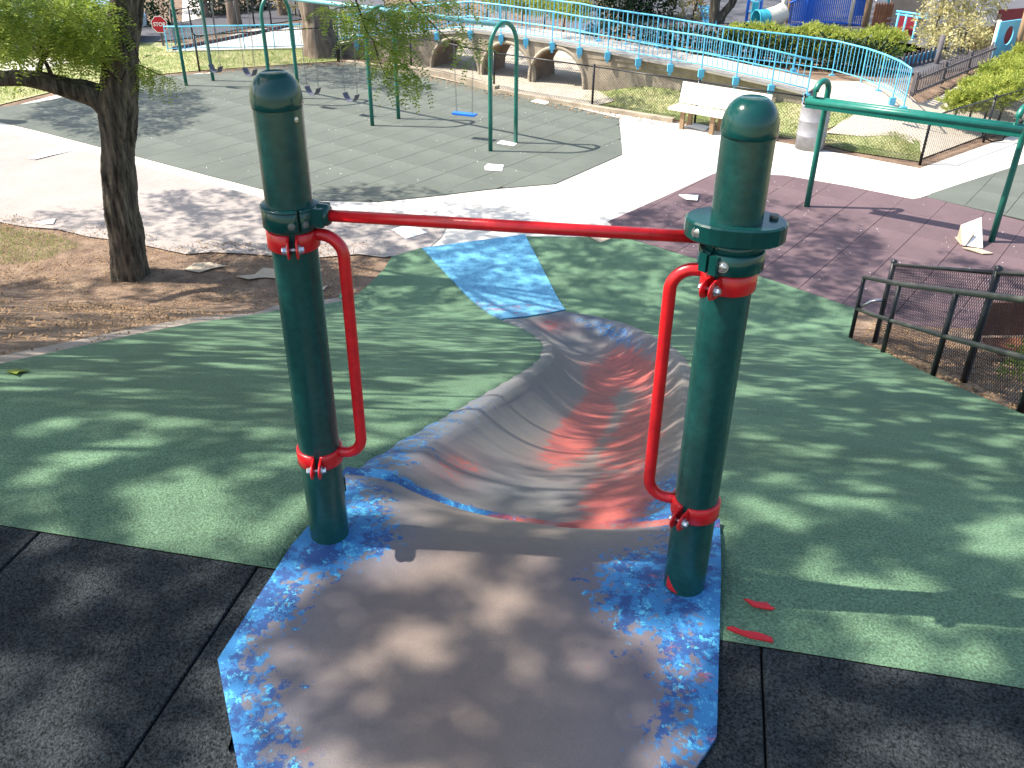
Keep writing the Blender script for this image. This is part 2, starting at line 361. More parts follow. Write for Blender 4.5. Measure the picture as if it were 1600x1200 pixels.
# ------------------------------------------------------------------ tiled pads: each tile a piece
def tiled(name, poly, org, ang, size, mat, z, vsz=None, stag=True, zf=None, gap=.006, th=.03, lab=None, tname='tile', jit=.0015):
    base = bpy.data.objects.new(name, None); COL.objects.link(base); base.location = (org[0], org[1], z); base['kind'] = 'structure'; WP[base.name] = Vector((org[0], org[1], z))
    ca, sa = math.cos(ang), math.sin(ang)
    L = [((x-org[0])*ca+(y-org[1])*sa, -(x-org[0])*sa+(y-org[1])*ca) for x, y in poly]
    u0, u1 = min(p[0] for p in L), max(p[0] for p in L)
    ub = sheet(name+'_bed', poly, m_seam, z+.001-(0 if z < 1 else 0), .9, (lambda x, y: 0.), kind=None)
    ub.name = 'tile_bed'; ub.parent = base; ub.location = -Vector(WP[base.name]); n = 0; full = None
    vsz = vsz or size
    for i in range(math.floor(u0/size), math.ceil(u1/size)):
        st = clip_half(clip_half(L, 0, i*size+gap/2, True), 0, (i+1)*size-gap/2, False)
        if len(st) < 3: continue
        vs = [p[1] for p in st]
        for j in range(math.floor(min(vs)/vsz)-1, math.ceil(max(vs)/vsz)+1):
            o2 = (vsz/2 if i % 2 and stag else 0)
            q = clip_half(clip_half(st, 1, j*vsz+o2+gap*.3, True), 1, (j+1)*vsz+o2-gap*.3, False)
            if len(q) < 3: continue
            A = sum(q[k-1][0]*q[k][1]-q[k][0]*q[k-1][1] for k in range(len(q)))/2
            if abs(A) < .01: continue
            q2 = []
            for p in q:
                if not q2 or math.hypot(p[0]-q2[-1][0], p[1]-q2[-1][1]) > 1e-4: q2.append(p)
            if abs(A) > (size-gap)*(vsz-gap*.6)*.999:
                if full is None:
                    h = (size-gap)/2; k_ = (vsz-gap*.6)/2; mb = MB(); mb.prism([(-h, -k_), (h, -k_), (h, k_), (-h, k_)], 0, th-.004)
                    b = h-.003; c_ = k_-.002; mb.add([(-h, -k_, th-.004), (h, -k_, th-.004), (h, k_, th-.004), (-h, k_, th-.004), (-b, -c_, th), (b, -c_, th), (b, c_, th), (-b, c_, th)], [(0, 1, 5, 4), (1, 2, 6, 5), (2, 3, 7, 6), (3, 0, 4, 7), (4, 5, 6, 7)])
                    mb.f = mb.f[2:]; mb.sm = mb.sm[2:]
                    full = mesh(tname, mb, mat)
                cu, cv = (i+.5)*size, (j+.5)*vsz+o2
                o = bpy.data.objects.new(tname, full)
                o.location = (cu*ca-cv*sa, cu*sa+cv*ca, random.uniform(0, jit)); o.rotation_euler = (random.uniform(-1, 1)*.0006, random.uniform(-1, 1)*.0006, ang)
            else:
                mb = MB(); mb.prism(q2, 0, th+random.uniform(0, jit)); o = bpy.data.objects.new(tname, mesh(tname, mb, mat)); o.rotation_euler = (0, 0, ang)
            o.parent = base; COL.objects.link(o); n += 1
    return base
a0, a1 = at(600, 217), at(707, 185); PANG = math.atan2(a1[1]-a0[1], a1[0]-a0[0])
pad_poly = PX([(-60, 178), (60, 206), (140, 227), (210, 245), (330, 277), (420, 300), (500, 315), (590, 317), (680, 308), (762, 298), (868, 289), (972, 243), (967, 186), (900, 170), (800, 150), (700, 128), (620, 109), (540, 99), (440, 103), (330, 116), (250, 120), (160, 135), (80, 158)])
tiled('swing_pad', pad_poly, at(600, 217), PANG+math.pi/2, .64, m_pad, .014, vsz=.98, stag=False, th=.012)
brown_poly = PX([(950, 348), (1040, 308), (1118, 272), (1225, 276), (1325, 293), (1425, 313), (1447, 310), (1600, 348), (1800, 400), (1800, 520), (1560, 500), (1470, 530), (1338, 485), (1200, 438), (1085, 406), (976, 373)])
tiled('maroon_pad', brown_poly, at(1118, 272), PANG+math.pi/2, .64, m_brown, .014, vsz=.98, stag=False, th=.012)
g2_poly = PX([(1447, 310), (1429, 313), (1500, 289), (1600, 257), (1750, 214), (1800, 300), (1800, 395), (1602, 346)])
tiled('grey_green_pad', g2_poly, at(1447, 310), PANG+math.pi/2, .64, m_pad, .014, vsz=.98, stag=False, th=.012)
EA = math.atan2(-.205, 1)
fg = [(-6, yt(-6)), (6, yt(6)), (5.5, -2), (-6.5, -2)]
tb = tiled('black_tile_floor', fg, (.66, yt(.66)), EA, .71, m_black, MH, gap=.006, th=.03, vsz=2.1, stag=False)

# ------------------------------------------------------------------ concrete slide
def painted(name, B1=(.022, .17, .39), B2=(.012, .060, .20), B3=(.07, .36, .55)):
    m = bpy.data.materials.new(name); m.use_nodes = True; nt = m.node_tree; N = nt.nodes; L = nt.links; b = N['Principled BSDF']
    b.inputs['Roughness'].default_value = .62; b.inputs['Specular IOR Level'].default_value = .35
    tc = N.new('ShaderNodeTexCoord'); uv = N.new('ShaderNodeUVMap'); uv.uv_map = 'flow'
    at_ = N.new('ShaderNodeVertexColor'); at_.layer_name = 'paint'; sep = N.new('ShaderNodeSeparateColor'); L.new(at_.outputs[0], sep.inputs[0])
    def noise(scale, detail, src, rough=.6, dist=0):
        n = N.new('ShaderNodeTexNoise'); n.inputs['Scale'].default_value = scale; n.inputs['Detail'].default_value = detail; n.inputs['Roughness'].default_value = rough; n.inputs['Distortion'].default_value = dist; L.new(src, n.inputs[0]); return n.outputs[0]
    def mix(f, a, c):
        mx = N.new('ShaderNodeMix'); mx.data_type = 'RGBA'
        if hasattr(f, 'node'): L.new(f, mx.inputs[0])
        else: mx.inputs[0].default_value = f
        for k, s in ((6, a), (7, c)):
            if hasattr(s, 'node'): L.new(s, mx.inputs[k])
            else: mx.inputs[k].default_value = (*s, 1)
        return mx.outputs[2]
    def ma(op, a, b_, c=None, clamp=False):
        q = N.new('ShaderNodeMath'); q.operation = op; q.use_clamp = clamp
        for k, s in enumerate([a, b_] + ([c] if c is not None else [])):
            if hasattr(s, 'node'): L.new(s, q.inputs[k])
            else: q.inputs[k].default_value = s
        return q.outputs[0]
    def stepf(v, lo, hi):
        mr = N.new('ShaderNodeMapRange'); L.new(v, mr.inputs[0]); mr.inputs[1].default_value = lo; mr.inputs[2].default_value = hi; return mr.outputs[0]
    obj_ = tc.outputs['Object']
    mp = N.new('ShaderNodeMapping'); mp.inputs['Scale'].default_value = (4, 60, 1); L.new(uv.outputs[0], mp.inputs[0]); flow = mp.outputs[0]
    conc = mix(stepf(noise(2.2, 5, obj_), .35, .65), (.150, .136, .114), (.218, .190, .152))
    gr = stepf(noise(260, 2, obj_), .3, .7)
    conc = mix(ma('MULTIPLY', gr, .35), conc, (.08, .078, .075))
    streak = noise(1.0, 5, flow, .7)
    conc = mix(ma('MULTIPLY', ma('MULTIPLY', stepf(streak, .40, .62), sep.outputs[2]), .38), conc, (.080, .085, .10))
    n_b = noise(9, 9, obj_, .8, .5); n_f = noise(46, 5, obj_, .6)
    base_n = ma('ADD', ma('MULTIPLY', n_b, .60), ma('MULTIPLY', n_f, .40))
    # mask = noise > 1-density
    def mask(dens, n, soft=.02):
        thr = ma('SUBTRACT', .78, ma('MULTIPLY', dens, .56)); d = ma('SUBTRACT', n, thr); return stepf(d, -soft, soft)
    haze = mix(ma('MULTIPLY', sep.outputs[1], .85), conc, (.052, .11, .18))
    haze = mix(ma('MULTIPLY', sep.outputs[0], .45), haze, (.26, .055, .055))
    bl = mix(stepf(noise(9, 6, obj_, .8), .47, .53), B1, B2)
    bl = mix(stepf(noise(31, 4, obj_, .8), .57, .62), bl, B3)
    mb_ = mask(sep.outputs[1], base_n)
    c = mix(ma('MULTIPLY', mb_, .93), haze, bl)
    n_r = ma('ADD', ma('MULTIPLY', noise(7, 10, obj_, .85, .6), .72), ma('MULTIPLY', streak, .28))
    red = mix(stepf(noise(7, 5, obj_), .4, .6), (.25, .035, .036), (.42, .075, .055))
    c = mix(ma('MULTIPLY', mask(sep.outputs[0], n_r, .035), .78), c, red)
    L.new(c, b.inputs['Base Color'])
    bp = N.new('ShaderNodeBump'); bp.inputs['Strength'].default_value = .25; bp.inputs['Distance'].default_value = .004
    L.new(ma('ADD', gr, ma('MULTIPLY', mb_, .7)), bp.inputs['Height']); L.new(bp.outputs[0], b.inputs['Normal'])
    return m
m_slide = painted('painted_worn_concrete'); m_runout = painted('painted_runout', (.12, .38, .56), (.08, .28, .46), (.20, .50, .66))
def paint(o, fn, uvf=None):
    me = o.data; ca = me.color_attributes.new('paint', 'FLOAT_COLOR', 'POINT'); ul = me.uv_layers.new(name='flow')
    org = wpos(o)
    vals = []
    for v in me.vertices:
        r, g, b = fn(v.index, v.co.x+org.x, v.co.y+org.y); vals += [r, g, b, 1]
    ca.data.foreach_set('color', vals)
    for lp in me.loops:
        v = me.vertices[lp.vertex_index]; ul.data[lp.index].uv = uvf(v.index) if uvf else (v.co.x*.4, v.co.y*.4)
slide = thing('concrete_slide', 'long winding concrete slide with worn red and blue paint running down the green mound', 'slide', (0, 2.3, MH))
NS, NW = 120, 40
SLf = [SL[0].lerp(SL[0], 0)]*0
def samp(A, t): k = t*(len(A)-1); i = min(int(k), len(A)-2); return A[i].lerp(A[i+1], k-i)
def depth(s):
    return .11+.19*ss(0, .42, s)+.04*ss(.35, .6, s)-.33*ss(.78, .99, s)
def prof(w):
    q = abs(2*w-1)*1.0; fl = .80
    if q > fl: return 0.
    t = 1-q/fl; return (1-(1-t)**2.2)*ss(0, .22, t)
def prof_l(w, s):
    q = abs(w-.5)*2/(.84 if w > .5 else .84-.10*(1-ss(.1, .4, s)))
    if q >= 1: return 0.
    t = 1-q; return (1-q**2.3)*ss(-.03, .05, t)
mb = MB(); sw = []
for i in range(NS+1):
    s = i/NS; a, b = samp(SL, s), samp(SR, s)
    for j in range(NW+1):
        wj = j/NW; p = a.lerp(b, wj); zb = .045
        edge = -.018*(1-ss(0, .05, min(wj, 1-wj)))
        mb.v.append((p.x, p.y, T(p.x, p.y)+zb+edge-max(depth(s), 0)*prof_l(wj, s))); sw.append((s, wj))
for i in range(NS):
    for j in range(NW):
        k = i*(NW+1)+j; mb.f.append((k, k+1, k+NW+2, k+NW+1)); mb.sm.append(True)
for j0, fl in ((0, 1), (NW, 0)):
    o0 = len(mb.v)
    for i in range(NS+1):
        v = mb.v[i*(NW+1)+j0]; mb.v.append(v); mb.v.append((v[0], v[1], v[2]-.14)); sw += [(i/NS, j0/NW)]*2
    for i in range(NS):
        q = (o0+2*i, o0+2*i+2, o0+2*i+3, o0+2*i+1); mb.f.append(q[::-1] if fl else q); mb.sm.append(False)
chute = obj('chute', mb, m_slide, slide)
def bump_(x, c, r): return max(0, 1-((x-c)/r)**2)
def cp(i, x, y):
    s, wv = sw[i]
    red = .60*bump_(wv, .42, .16)*bump_(s, .42, .25)+.58*bump_(wv, .74, .17)*bump_(s, .34, .36)+.42*bump_(wv, .22, .12)*bump_(s, .11, .09)+.3*bump_(wv, .5, .2)*bump_(s, .3, .2)
    red += .60*bump_(wv, .5, .3)*bump_(s, .66, .16)+.5*bump_(wv, .75, .2)*bump_(s, .70, .15)+.42*bump_(wv, .72, .16)*bump_(s, .07, .10)+.45*bump_(s, .93, .05)*bump_(wv, .5, .3)
    blue = .36*bump_(wv, 0, .20)*bump_(s, 0, .4)+.62*bump_(wv, .92, .22)*bump_(s, 0, .22)+.26*bump_(s, 1, .28)+.35*bump_(wv, .85, .12)*bump_(s, .7, .3)
    blue += .20*bump_(wv, .5, .3)*bump_(s, .12, .1)+.55*(bump_(s, 0, .03))
    red += .32*bump_(s, .0, .03)*bump_(wv, .6, .4)
    blue += .15*(1-ss(.2, .5, wv))*(1-ss(.5, .8, s))+.06; red += .06
    st = .95 if (wv < .35 or wv > .6) else .35
    return min(1, red), min(1, blue), st*(1-.5*ss(.1, .4, wv)*(1-ss(.4, .6, wv)))
paint(chute, cp, lambda i: (sw[i][1]*1.1, sw[i][0]*8*.25))
# raised lip between platform and chute
lipc = [samp(SL, 0).lerp(samp(SR, 0), t/30) for t in range(31)]
fwd = Vector((.2, 1, 0)).normalized()
def lipz(t): return T(*lipc[int(round(t*30))].xy)+.045-depth(0)*prof_l(t, 0)
mb = MB(); rows = [(-.030, -.002), (-.024, .006), (.016, .007), (.022, .000)]
for i, c in enumerate(lipc):
    for d, h in rows: q = c+fwd*d; mb.v.append((q.x, q.y, lipz(i/30)+h))
for i in range(30):
    for k in range(3): o_ = i*4+k; mb.f.append((o_, o_+4, o_+5, o_+1)); mb.sm.append(True)
lip = obj('lip', mb, m_slide, slide); paint(lip, lambda i, x, y: (.50*ss(.15, .5, (i//4)/30), .75*(1-ss(.2, .6, (i//4)/30))+.4*ss(.85, 1, (i//4)/30)+.25, .9))
# top platform
c0 = [at(*p, MH+.045) for p in [(540, 756), (455, 852), (340, 1030), (372, 1200)]]
c1 = [at(*p, MH+.045) for p in [(1085, 1202), (1120, 1150), (1124, 1000)]]
pf = [(q.x, q.y) for q in lipc[::-1]]+c0+[(-.66, .75), (.30, .75)]+c1
def zp(x, y):
    a, b = lipc[0], lipc[-1]; ab = (b-a); t = max(0, min(1, (Vector((x, y, 0))-a).dot(ab)/ab.length_squared)); d = (a+ab*t-Vector((x, y, 0))).dot(fwd)
    k = max(0, 1-max(d, 0)/.40)**2; i = t*30; i0 = min(29, int(i)); z = lipz(i0/30)*(1-(i-i0))+lipz((i0+1)/30)*(i-i0)
    return (z-.002)*k+(MH+.045)*(1-k)
plat = sheet('platform', pf, m_slide, 0, .04, zp, skirt=.16)
plat.parent = slide; plat.location = -wpos(slide)
edgeL = c0; 
def dseg(x, y, a, b):
    dx, dy = b[0]-a[0], b[1]-a[1]; t = max(0, min(1, ((x-a[0])*dx+(y-a[1])*dy)/(dx*dx+dy*dy))); return math.hypot(a[0]+t*dx-x, a[1]+t*dy-y)
def pp(i, x, y):
    dl = min(dseg(x, y, c0[0], c0[1]), dseg(x, y, c0[1], c0[2]), dseg(x, y, c0[2], c0[3])); dr = min(dseg(x, y, c1[1], c1[2]), dseg(x, y, c1[2], pf[0]))
    pl = math.hypot(x+.55, y-2.08); pr = math.hypot(x-.42, y-1.85)
    blue = max(.56*(1-ss(.0, .42, dl)), .55*(1-ss(.0, .60, dr)), .74*(1-ss(.06, .40, pl)), .70*(1-ss(.06, .42, pr)))
    if min(dl, dr) < .035: blue = max(blue, .95)
    red = .17+.08*ss(1.0, 1.5, y)*(1-ss(1.9, 2.2, y))+.10*ss(0, .5, x)
    return red, blue, .3
paint(plat, pp)
# painted run-out pad
ep = PX([(660, 392), (820, 371), (883, 489), (783, 504)])
rp_ = sheet('run_out_pad', ep, m_runout, .052, .12, T, skirt=.05); rp_.parent = slide; rp_.location = -wpos(slide)
paint(rp_, lambda i, x, y: (.40*(1-ss(10.2, 11.2, y)), .98-.25*(1-ss(10.2, 10.8, y)), .3))
# stray red paint marks on the green rubber
for px_, ln in (((1188, 944), .085), ((1170, 990), .13)):
    c = at(*px_, MH+.034); mb = MB(); a = -.35
    pts = [(c[0]+math.cos(a)*t*ln/2+random.uniform(-.008, .008), c[1]+math.sin(a)*t*ln/2+sg*.012*(1-t*t*.8)+random.uniform(-.004, .004)) for sg, ts in ((-1, (-1, -.5, 0, .5, 1)), (1, (.9, .4, -.1, -.6, -.95))) for t in ts]
    mb.prism(pts, MH+.03, MH+.0345); s = obj('paint_mark', mb, m_red); s['kind'] = 'structure'

# ------------------------------------------------------------------ handrail frame
frame = thing('slide_gate', 'dark green posts joined by a red crossbar with red grab rails at the slide top', 'handrail gate', (0, 2, MH+.045))
PO = [Vector((-.545, 2.075, 0)), Vector((.492, 1.875, 0))]
xd = (PO[1]-PO[0]).normalized()
def ring(mb, c, r0, r1, h, a0, a1, n=40):
    """band with rounded corners from angle a0 to a1"""
    pr = [(r0, -h/2), (r1-.003, -h/2), (r1, -h/2+.003), (r1, h/2-.003), (r1-.003, h/2), (r0, h/2)]
    mb.lathe(c, pr, n, ang=(a0, a1)); o = len(mb.v)-6*(n+1)
    mb.f += [tuple(o+i*(n+1) for i in range(6)), tuple(o+i*(n+1)+n for i in reversed(range(6)))]; mb.sm += [False]*2
def band(mb, c, r, h, ga, gap=.14):
    ring(mb, c, .055, r, h, ga+gap, ga+2*math.pi-gap)
def bolt_mesh(c, ax, r=.0085, L=.012, hexh=True):
    mb = MB(); q = Vector(ax).to_track_quat('Z', 'Y').to_matrix()
    mb.lathe(c, [(.0001, L*1.0), (r*.75, L), (r, L*.75), (r, 0)], 6 if hexh else 14, M=q, smooth=not hexh)
    mb.lathe(c, [(r*1.5, .001), (r*1.5, -.0015), (r*1.2, -.002)], 16, M=q); mb.lathe(c, [(.0001, .0012), (r*1.5, .0012)], 16, M=q)
    return mb
zb0 = MH+.02
for k, P in enumerate(PO):
    b = MB(); b.lathe((P.x, P.y, zb0), [(.057, -.1), (.057, 1.30)], 40); post = obj('post', b, m_post, frame)
    b = MB(); zc = MH+1.308; b.lathe((P.x, P.y, zc), [(.0572, -.003), (.0592, -.001), (.0600, .002), (.0598, .014), (.0585, .028), (.0550, .043), (.0490, .056), (.0400, .0670), (.0300, .0738), (.0255, .0752), (.0240, .0740), (.0001, .0745)], 48); obj('cap', b, m_cap, post)
    if k == 0:
        ra = math.atan2(-P.y, -P.x)+.72; cc = Vector((P.x+.0565*math.cos(ra), P.y+.0565*math.sin(ra), MH+1.285)); obj('rivet', bolt_mesh(cc, (math.cos(ra), math.sin(ra), 0), .004, .003, False), m_zinc, post)
    camA = math.atan2(-P.y, -P.x); side = 1 if k == 0 else -1; d = xd*side
    hz = [(.990, .340), (.982, .325)][k]
    ga = camA+(-.06 if k == 0 else -.42)
    # grab rail
    off = .128; P0 = P+Vector((0, 0, MH)); rb = .055
    pts = []
    rise = [.03, .02][k]
    def q(u, z): return P0+d*u+Vector((0, 0, z))
    top, bot = hz[0]+.012, hz[1]+.012
    pts = [q(.052, top), q(.07, top)]+[q(off-rb+rb*math.sin(t), top-rb+rb*math.cos(t)) for t in [i*math.pi/20 for i in range(11)]]
    pts += [q(off-rb+rb*math.cos(t), bot+rb-rb*math.sin(t)) for t in [i*math.pi/20 for i in range(11)]]+[q(.07, bot), q(.052, bot)]
    b = MB(); b.tube(pts, .0155, 16); rail = obj('grab_rail', b, m_red, frame)
    for hi, z in enumerate(hz):
        c = P0+Vector((0, 0, z)); g = ga if hi == 0 else ga+(-.12 if k == 0 else 0)
        b = MB(); band(b, c, .0645, .048, g, .13)
        for sg in (-1, 1):
            a = g+sg*.145; e = Vector((math.cos(a), math.sin(a), 0)); tn = Vector((-math.sin(g), math.cos(g), 0))
            m3 = Matrix((Vector((math.cos(g), math.sin(g), 0)), tn, Vector((0, 0, 1)))).transposed()
            b.box(c+Vector((math.cos(g), math.sin(g), 0))*.0775+tn*sg*.0105, (.032, .0055, .044), M=m3)
            # rounded end of the ear
            mr = tn.to_track_quat('Z', 'Y').to_matrix()
            b.lathe(c+Vector((math.cos(g), math.sin(g), 0))*.0935+tn*sg*.0105, [(.0001, .00275), (.0195, .00275), (.022, .001), (.022, -.001), (.0195, -.00275), (.0001, -.00275)], 20, M=mr)
        cl = obj('clamp', b, m_red, rail)
        e = Vector((math.cos(g), math.sin(g), 0)); tn = Vector((-math.sin(g), math.cos(g), 0)); cb = c+e*.089
        b = MB()
        for sg, r in ((-1, .0085), (1, .0085)):
            bm_ = bolt_mesh(cb+tn*sg*.0155, tn*sg, r, .011); b.add(bm_.v, bm_.f)
        b.tube([cb-tn*.022, cb+tn*.024], .0042, 10); obj('bolt', b, m_zinc, rail)
# crossbar
zl, zr = MH+1.052, MH+1.072
b = MB(); b.tube([PO[0]+xd*.085+Vector((0, 0, zl))-Vector((0, 0, 0)), PO[1]-xd*.066+Vector((0, 0, zr))], .0145, 18); obj('crossbar', b, m_red, frame)
# left collar with ear to the bar
P = PO[0]; camA = math.atan2(-P.y, -P.x); c = Vector((P.x, P.y, MH+1.047)); g = camA+.25
b = MB(); band(b, c, .0695, .052, g, .05); band(b, c+Vector((0, 0, .026)), .072, .008, g, .05)
col_ = obj('collar', b, m_cap, frame)
b = MB(); m3 = Matrix((xd, Vector((-xd.y, xd.x, 0)), Vector((0, 0, 1)))).transposed()
b.box(c+xd*.078+Vector((0, 0, .006)), (.030, .056, .046), M=m3); mr = xd.to_track_quat('Z', 'Y').to_matrix()
b.lathe(c+xd*.088+Vector((0, 0, .006)), [(.0001, .014), (.022, .014), (.026, .008), (.028, -.014)], 20, M=mr); obj('socket', b, m_cap, col_)
for da in (-.28, .22):
    a = g+da; e = Vector((math.cos(a), math.sin(a), 0)); obj('bolt', bolt_mesh(c+e*.069-Vector((0, 0, .006)), e, .006, .004, False), m_plug, col_)
# right collars
P = PO[1]; camA = math.atan2(-P.y, -P.x); c = Vector((P.x, P.y, MH+1.100))
b = MB(); band(b, c, .070, .052, camA-.9, .03)
cp_ = MB(); n = 28
def oval(mb, c, a, bb, h, d):
    t = Vector((-d.y, d.x, 0)); prof_ = [(-h/2, .96), (-h/2+.004, 1), (h/2-.004, 1), (h/2, .96)]
    vs = []
    for z, k in prof_:
        for i in range(n):
            an = 2*math.pi*i/n; u = math.copysign(abs(math.cos(an))**.80, math.cos(an))*a*k; v = math.copysign(abs(math.sin(an))**1.05, math.sin(an))*bb*k
            vs.append(c+d*u+t*v+Vector((0, 0, z)))
    fs = [(i*n+k, i*n+(k+1) % n, (i+1)*n+(k+1) % n, (i+1)*n+k) for i in range(3) for k in range(n)]+[tuple(reversed(range(n))), tuple(3*n+k for k in range(n))]
    mb.add(vs, fs, False)
oval(cp_, c, .112, .077, .044, Vector((xd.x, xd.y, 0))); colr = obj('collar', cp_, m_cap, frame)
for u, v, z in ((-.080, -.058, 0), ):
    e = (Vector((xd.y, -xd.x, 0))+xd*-.35).normalized(); pb = c+xd*-.080+Vector((xd.y, -xd.x, 0))*.051
    obj('bolt', bolt_mesh(pb, e, .0105, .006, False), m_zinc, colr)
b = MB(); b.tube([c+xd*.085+Vector((0, .02, .022)), c+xd*.085+Vector((0, .02, .030))], .010, 14); obj('bolt', b, m_plug, colr)
c2 = c-Vector((0, 0, .066)); b = MB(); g2 = camA-.62; band(b, c2, .0745, .048, g2, .035); band(b, c2+Vector((0, 0, .033)), .067, .02, g2, .035)
m3 = Matrix((Vector((math.cos(g2), math.sin(g2), 0)), Vector((-math.sin(g2), math.cos(g2), 0)), Vector((0, 0, 1)))).transposed()
for sg in (-1, 1): b.box(c2+m3@Vector((.075, sg*.014, 0)), (.018, .020, .042), M=m3)
col2_ = obj('collar', b, m_cap, frame)
e = Vector((math.cos(g2+.42), math.sin(g2+.42), 0)); obj('bolt', bolt_mesh(c2+e*.0752, e, .009, .006, False), m_zinc, col2_)
# red repaint patch at the foot of the right post
b = MB(); ring(b, Vector((PO[1].x, PO[1].y, MH+.07)), .0571, .0576, .045, camA-.95, camA-.25, 14)
for i, v in enumerate(b.v):
    a = math.atan2(v[1]-PO[1].y, v[0]-PO[1].x); 
    if v[2] > MH+.07: b.v[i] = (v[0], v[1], v[2]-.040*((a-(camA-.95))/.7 if abs(a-(camA-.95)) < 1 else 0))
obj('painted_patch', b, m_red, frame)

# ------------------------------------------------------------------ swing set
def arch(mb, A, B, top, r):
    A, B = Vector(A), Vector(B); w2 = (B-A).length/2; mid = (A+B)/2; d = (B-A).normalized(); R = w2*1.0
    pts = [A+Vector((0, 0, -.05)), A+Vector((0, 0, .8))]
    zc = top-R*1.15
    pts.append(Vector((A.x, A.y, zc)))
    for i in range(1, 16):
        a = math.pi*i/16; pts.append(mid-d*R*math.cos(a)+Vector((0, 0, zc+R*1.15*math.sin(a))))
    pts += [Vector((B.x, B.y, zc)), Vector((B.x, B.y, .8)), Vector((B.x, B.y, -.05))]; mb.tube(pts, r, 12)
bases = [((290, 135), (335, 128)), ((412, 163), (463, 153)), ((580, 197), (622, 186)), ((766, 238), (806, 225))]
AR = [(Vector((*at(*a), 0)), Vector((*at(*b_), 0))) for a, b_ in bases]
# keep the four frames on one line
m0, m3_ = (AR[0][0]+AR[0][1])/2, (AR[3][0]+AR[3][1])/2; span = (AR[3][1]-AR[3][0]); span = span*.98
AR = [((m0.lerp(m3_, k/3)-span/2), (m0.lerp(m3_, k/3)+span/2)) for k in range(4)]
sset = thing('swing_set', 'long green swing set with arched legs on the grey rubber pad', 'swing set', m0.lerp(m3_, .5))
SH = 2.36; first = None
for A, B in AR:
    b = MB(); arch(b, A, B, SH, .042); obj('arch', b, m_gst, sset)
mids = [(A+B)/2 for A, B in AR]
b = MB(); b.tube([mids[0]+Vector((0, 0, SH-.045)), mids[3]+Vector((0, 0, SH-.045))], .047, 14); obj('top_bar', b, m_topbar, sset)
ln = (mids[3]-mids[0]).normalized()
def chain(mb, a, b_, r=.0075):
    a, b_ = Vector(a), Vector(b_); L = (b_-a).length; n = int(L/.045); d = (b_-a)/n
    for i in range(n):
        p = a+d*i; s = Vector((.011, 0, 0)) if i % 2 else Vector((0, .011, 0))
        mb.tube([p+d*-.1+s, p+d*1.1+s], r*.55, 3, False); mb.tube([p+d*-.1-s, p+d*1.1-s], r*.55, 3, False)
sw_spots = [((337, 103), 0, 'black belt swing at the far left beside the end arch', 0), ((390, 108), 0, 'black belt swing just behind the tall left slide post', 0),
            ((489, 137), 1, 'black belt swing nearest the right edge of the left slide post', 1), ((549, 147), 1, 'black belt swing hanging beside the second pair of arch legs from the right', 1)]
def swing_at(px, py, bay):
    # the seat hangs below the bar: pick the point under the bar whose column matches
    best = None
    for i in range(400):
        p = mids[0].lerp(mids[3], i/400); 
        z = zof(px, py, p.x, p.y); d = Vector((p.x, p.y, z))-Vector((0, 0, CAM_H)); u = Vector(R_).dot(d)/Vector(f_).dot(d)*FPX+800
        e = abs(u-px)
        if best is None or e < best[0]: best = (e, p, z)
    return best[1], best[2]
for (px_, py_), bay, lab, _ in sw_spots:
    p, z = swing_at(px_, py_, bay); z = max(.38, z)
    t = thing('belt_swing', lab, 'swing', (p.x, p.y, SH-.09), group='black belt swings')
    w_ = .20; b = MB(); rows = []
    for i in range(13):
        u = -1+2*i/12; rows.append((u*w_*.95, z-.02-.16*(1-abs(u)**2.8)*1.0))
    for dy in (-.075, .075):
        for th in (0, .012):
            for u, zz in rows: b.v.append((p.x+ln.x*u-ln.y*dy, p.y+ln.y*u+ln.x*dy, zz+.02+th))
    n_ = 13
    for i in range(12):
        for (a, c) in ((0, 2), (3, 1), (1, 0), (2, 3)): b.f.append((a*n_+i, a*n_+i+1, c*n_+i+1, c*n_+i)); b.sm.append(False)
    obj('seat', b, m_seatk, t)
    for sg in (-1, 1):
        b = MB(); chain(b, (p.x+ln.x*sg*w_*.95, p.y+ln.y*sg*w_*.95, z+.02), (p.x+ln.x*sg*w_*1.15, p.y+ln.y*sg*w_*1.15, SH-.09)); obj('chain', b, m_chain, t)
p, z = swing_at(726, 178, 2)
t = thing('flat_swing', 'bright blue flat board swing hanging beneath the right end of the swing set', 'swing', (p.x, p.y, SH-.09))
b = MB(); b.box((p.x, p.y, z), (.50, .16, .035), math.atan2(ln.y, ln.x)+.25); b.box((p.x, p.y, z-.022), (.46, .12, .012), math.atan2(ln.y, ln.x)+.25); obj('seat', b, m_seatb, t)
for sg in (-1, 1):
    b = MB(); chain(b, (p.x+ln.x*sg*.2, p.y+ln.y*sg*.2, z), (p.x+ln.x*sg*.25, p.y+ln.y*sg*.25, SH-.09)); obj('chain', b, m_chain, t)

# ------------------------------------------------------------------ track glide
A, B = Vector((*at(1260, 325), 0)), Vector((*at(1548, 380), 0)); dd = (B-A).normalized(); nn = Vector((-dd.y, dd.x, 0))
tg = thing('track_glide', 'green overhead track glide beam carried on two hooked posts over the maroon pad', 'track glide', A)
zt = 1.92; hd = Vector((-.80, -.60, 0)); r = .16; zb_ = 1.80
for P in (A, B):
    pts = [P+Vector((0, 0, -.05)), P+Vector((0, 0, 1)), P+Vector((0, 0, zt))]
    for i in range(1, 11):
        a = math.pi*.97*i/10; pts.append(P+hd*(r-r*math.cos(a))+Vector((0, 0, zt+r*math.sin(a))))
    b = MB(); b.tube(pts, .047, 16); obj('post', b, m_gst, tg)
    e = pts[-1]; b = MB(); b.box(e+Vector((0, 0, -.03)), (.035, .09, .12), math.atan2(dd.y, dd.x)); b.tube([e+Vector((0, 0, -.12))-dd*.04, e+Vector((0, 0, -.12))+dd*.04], .05, 14); obj('bracket', b, m_gst, tg)
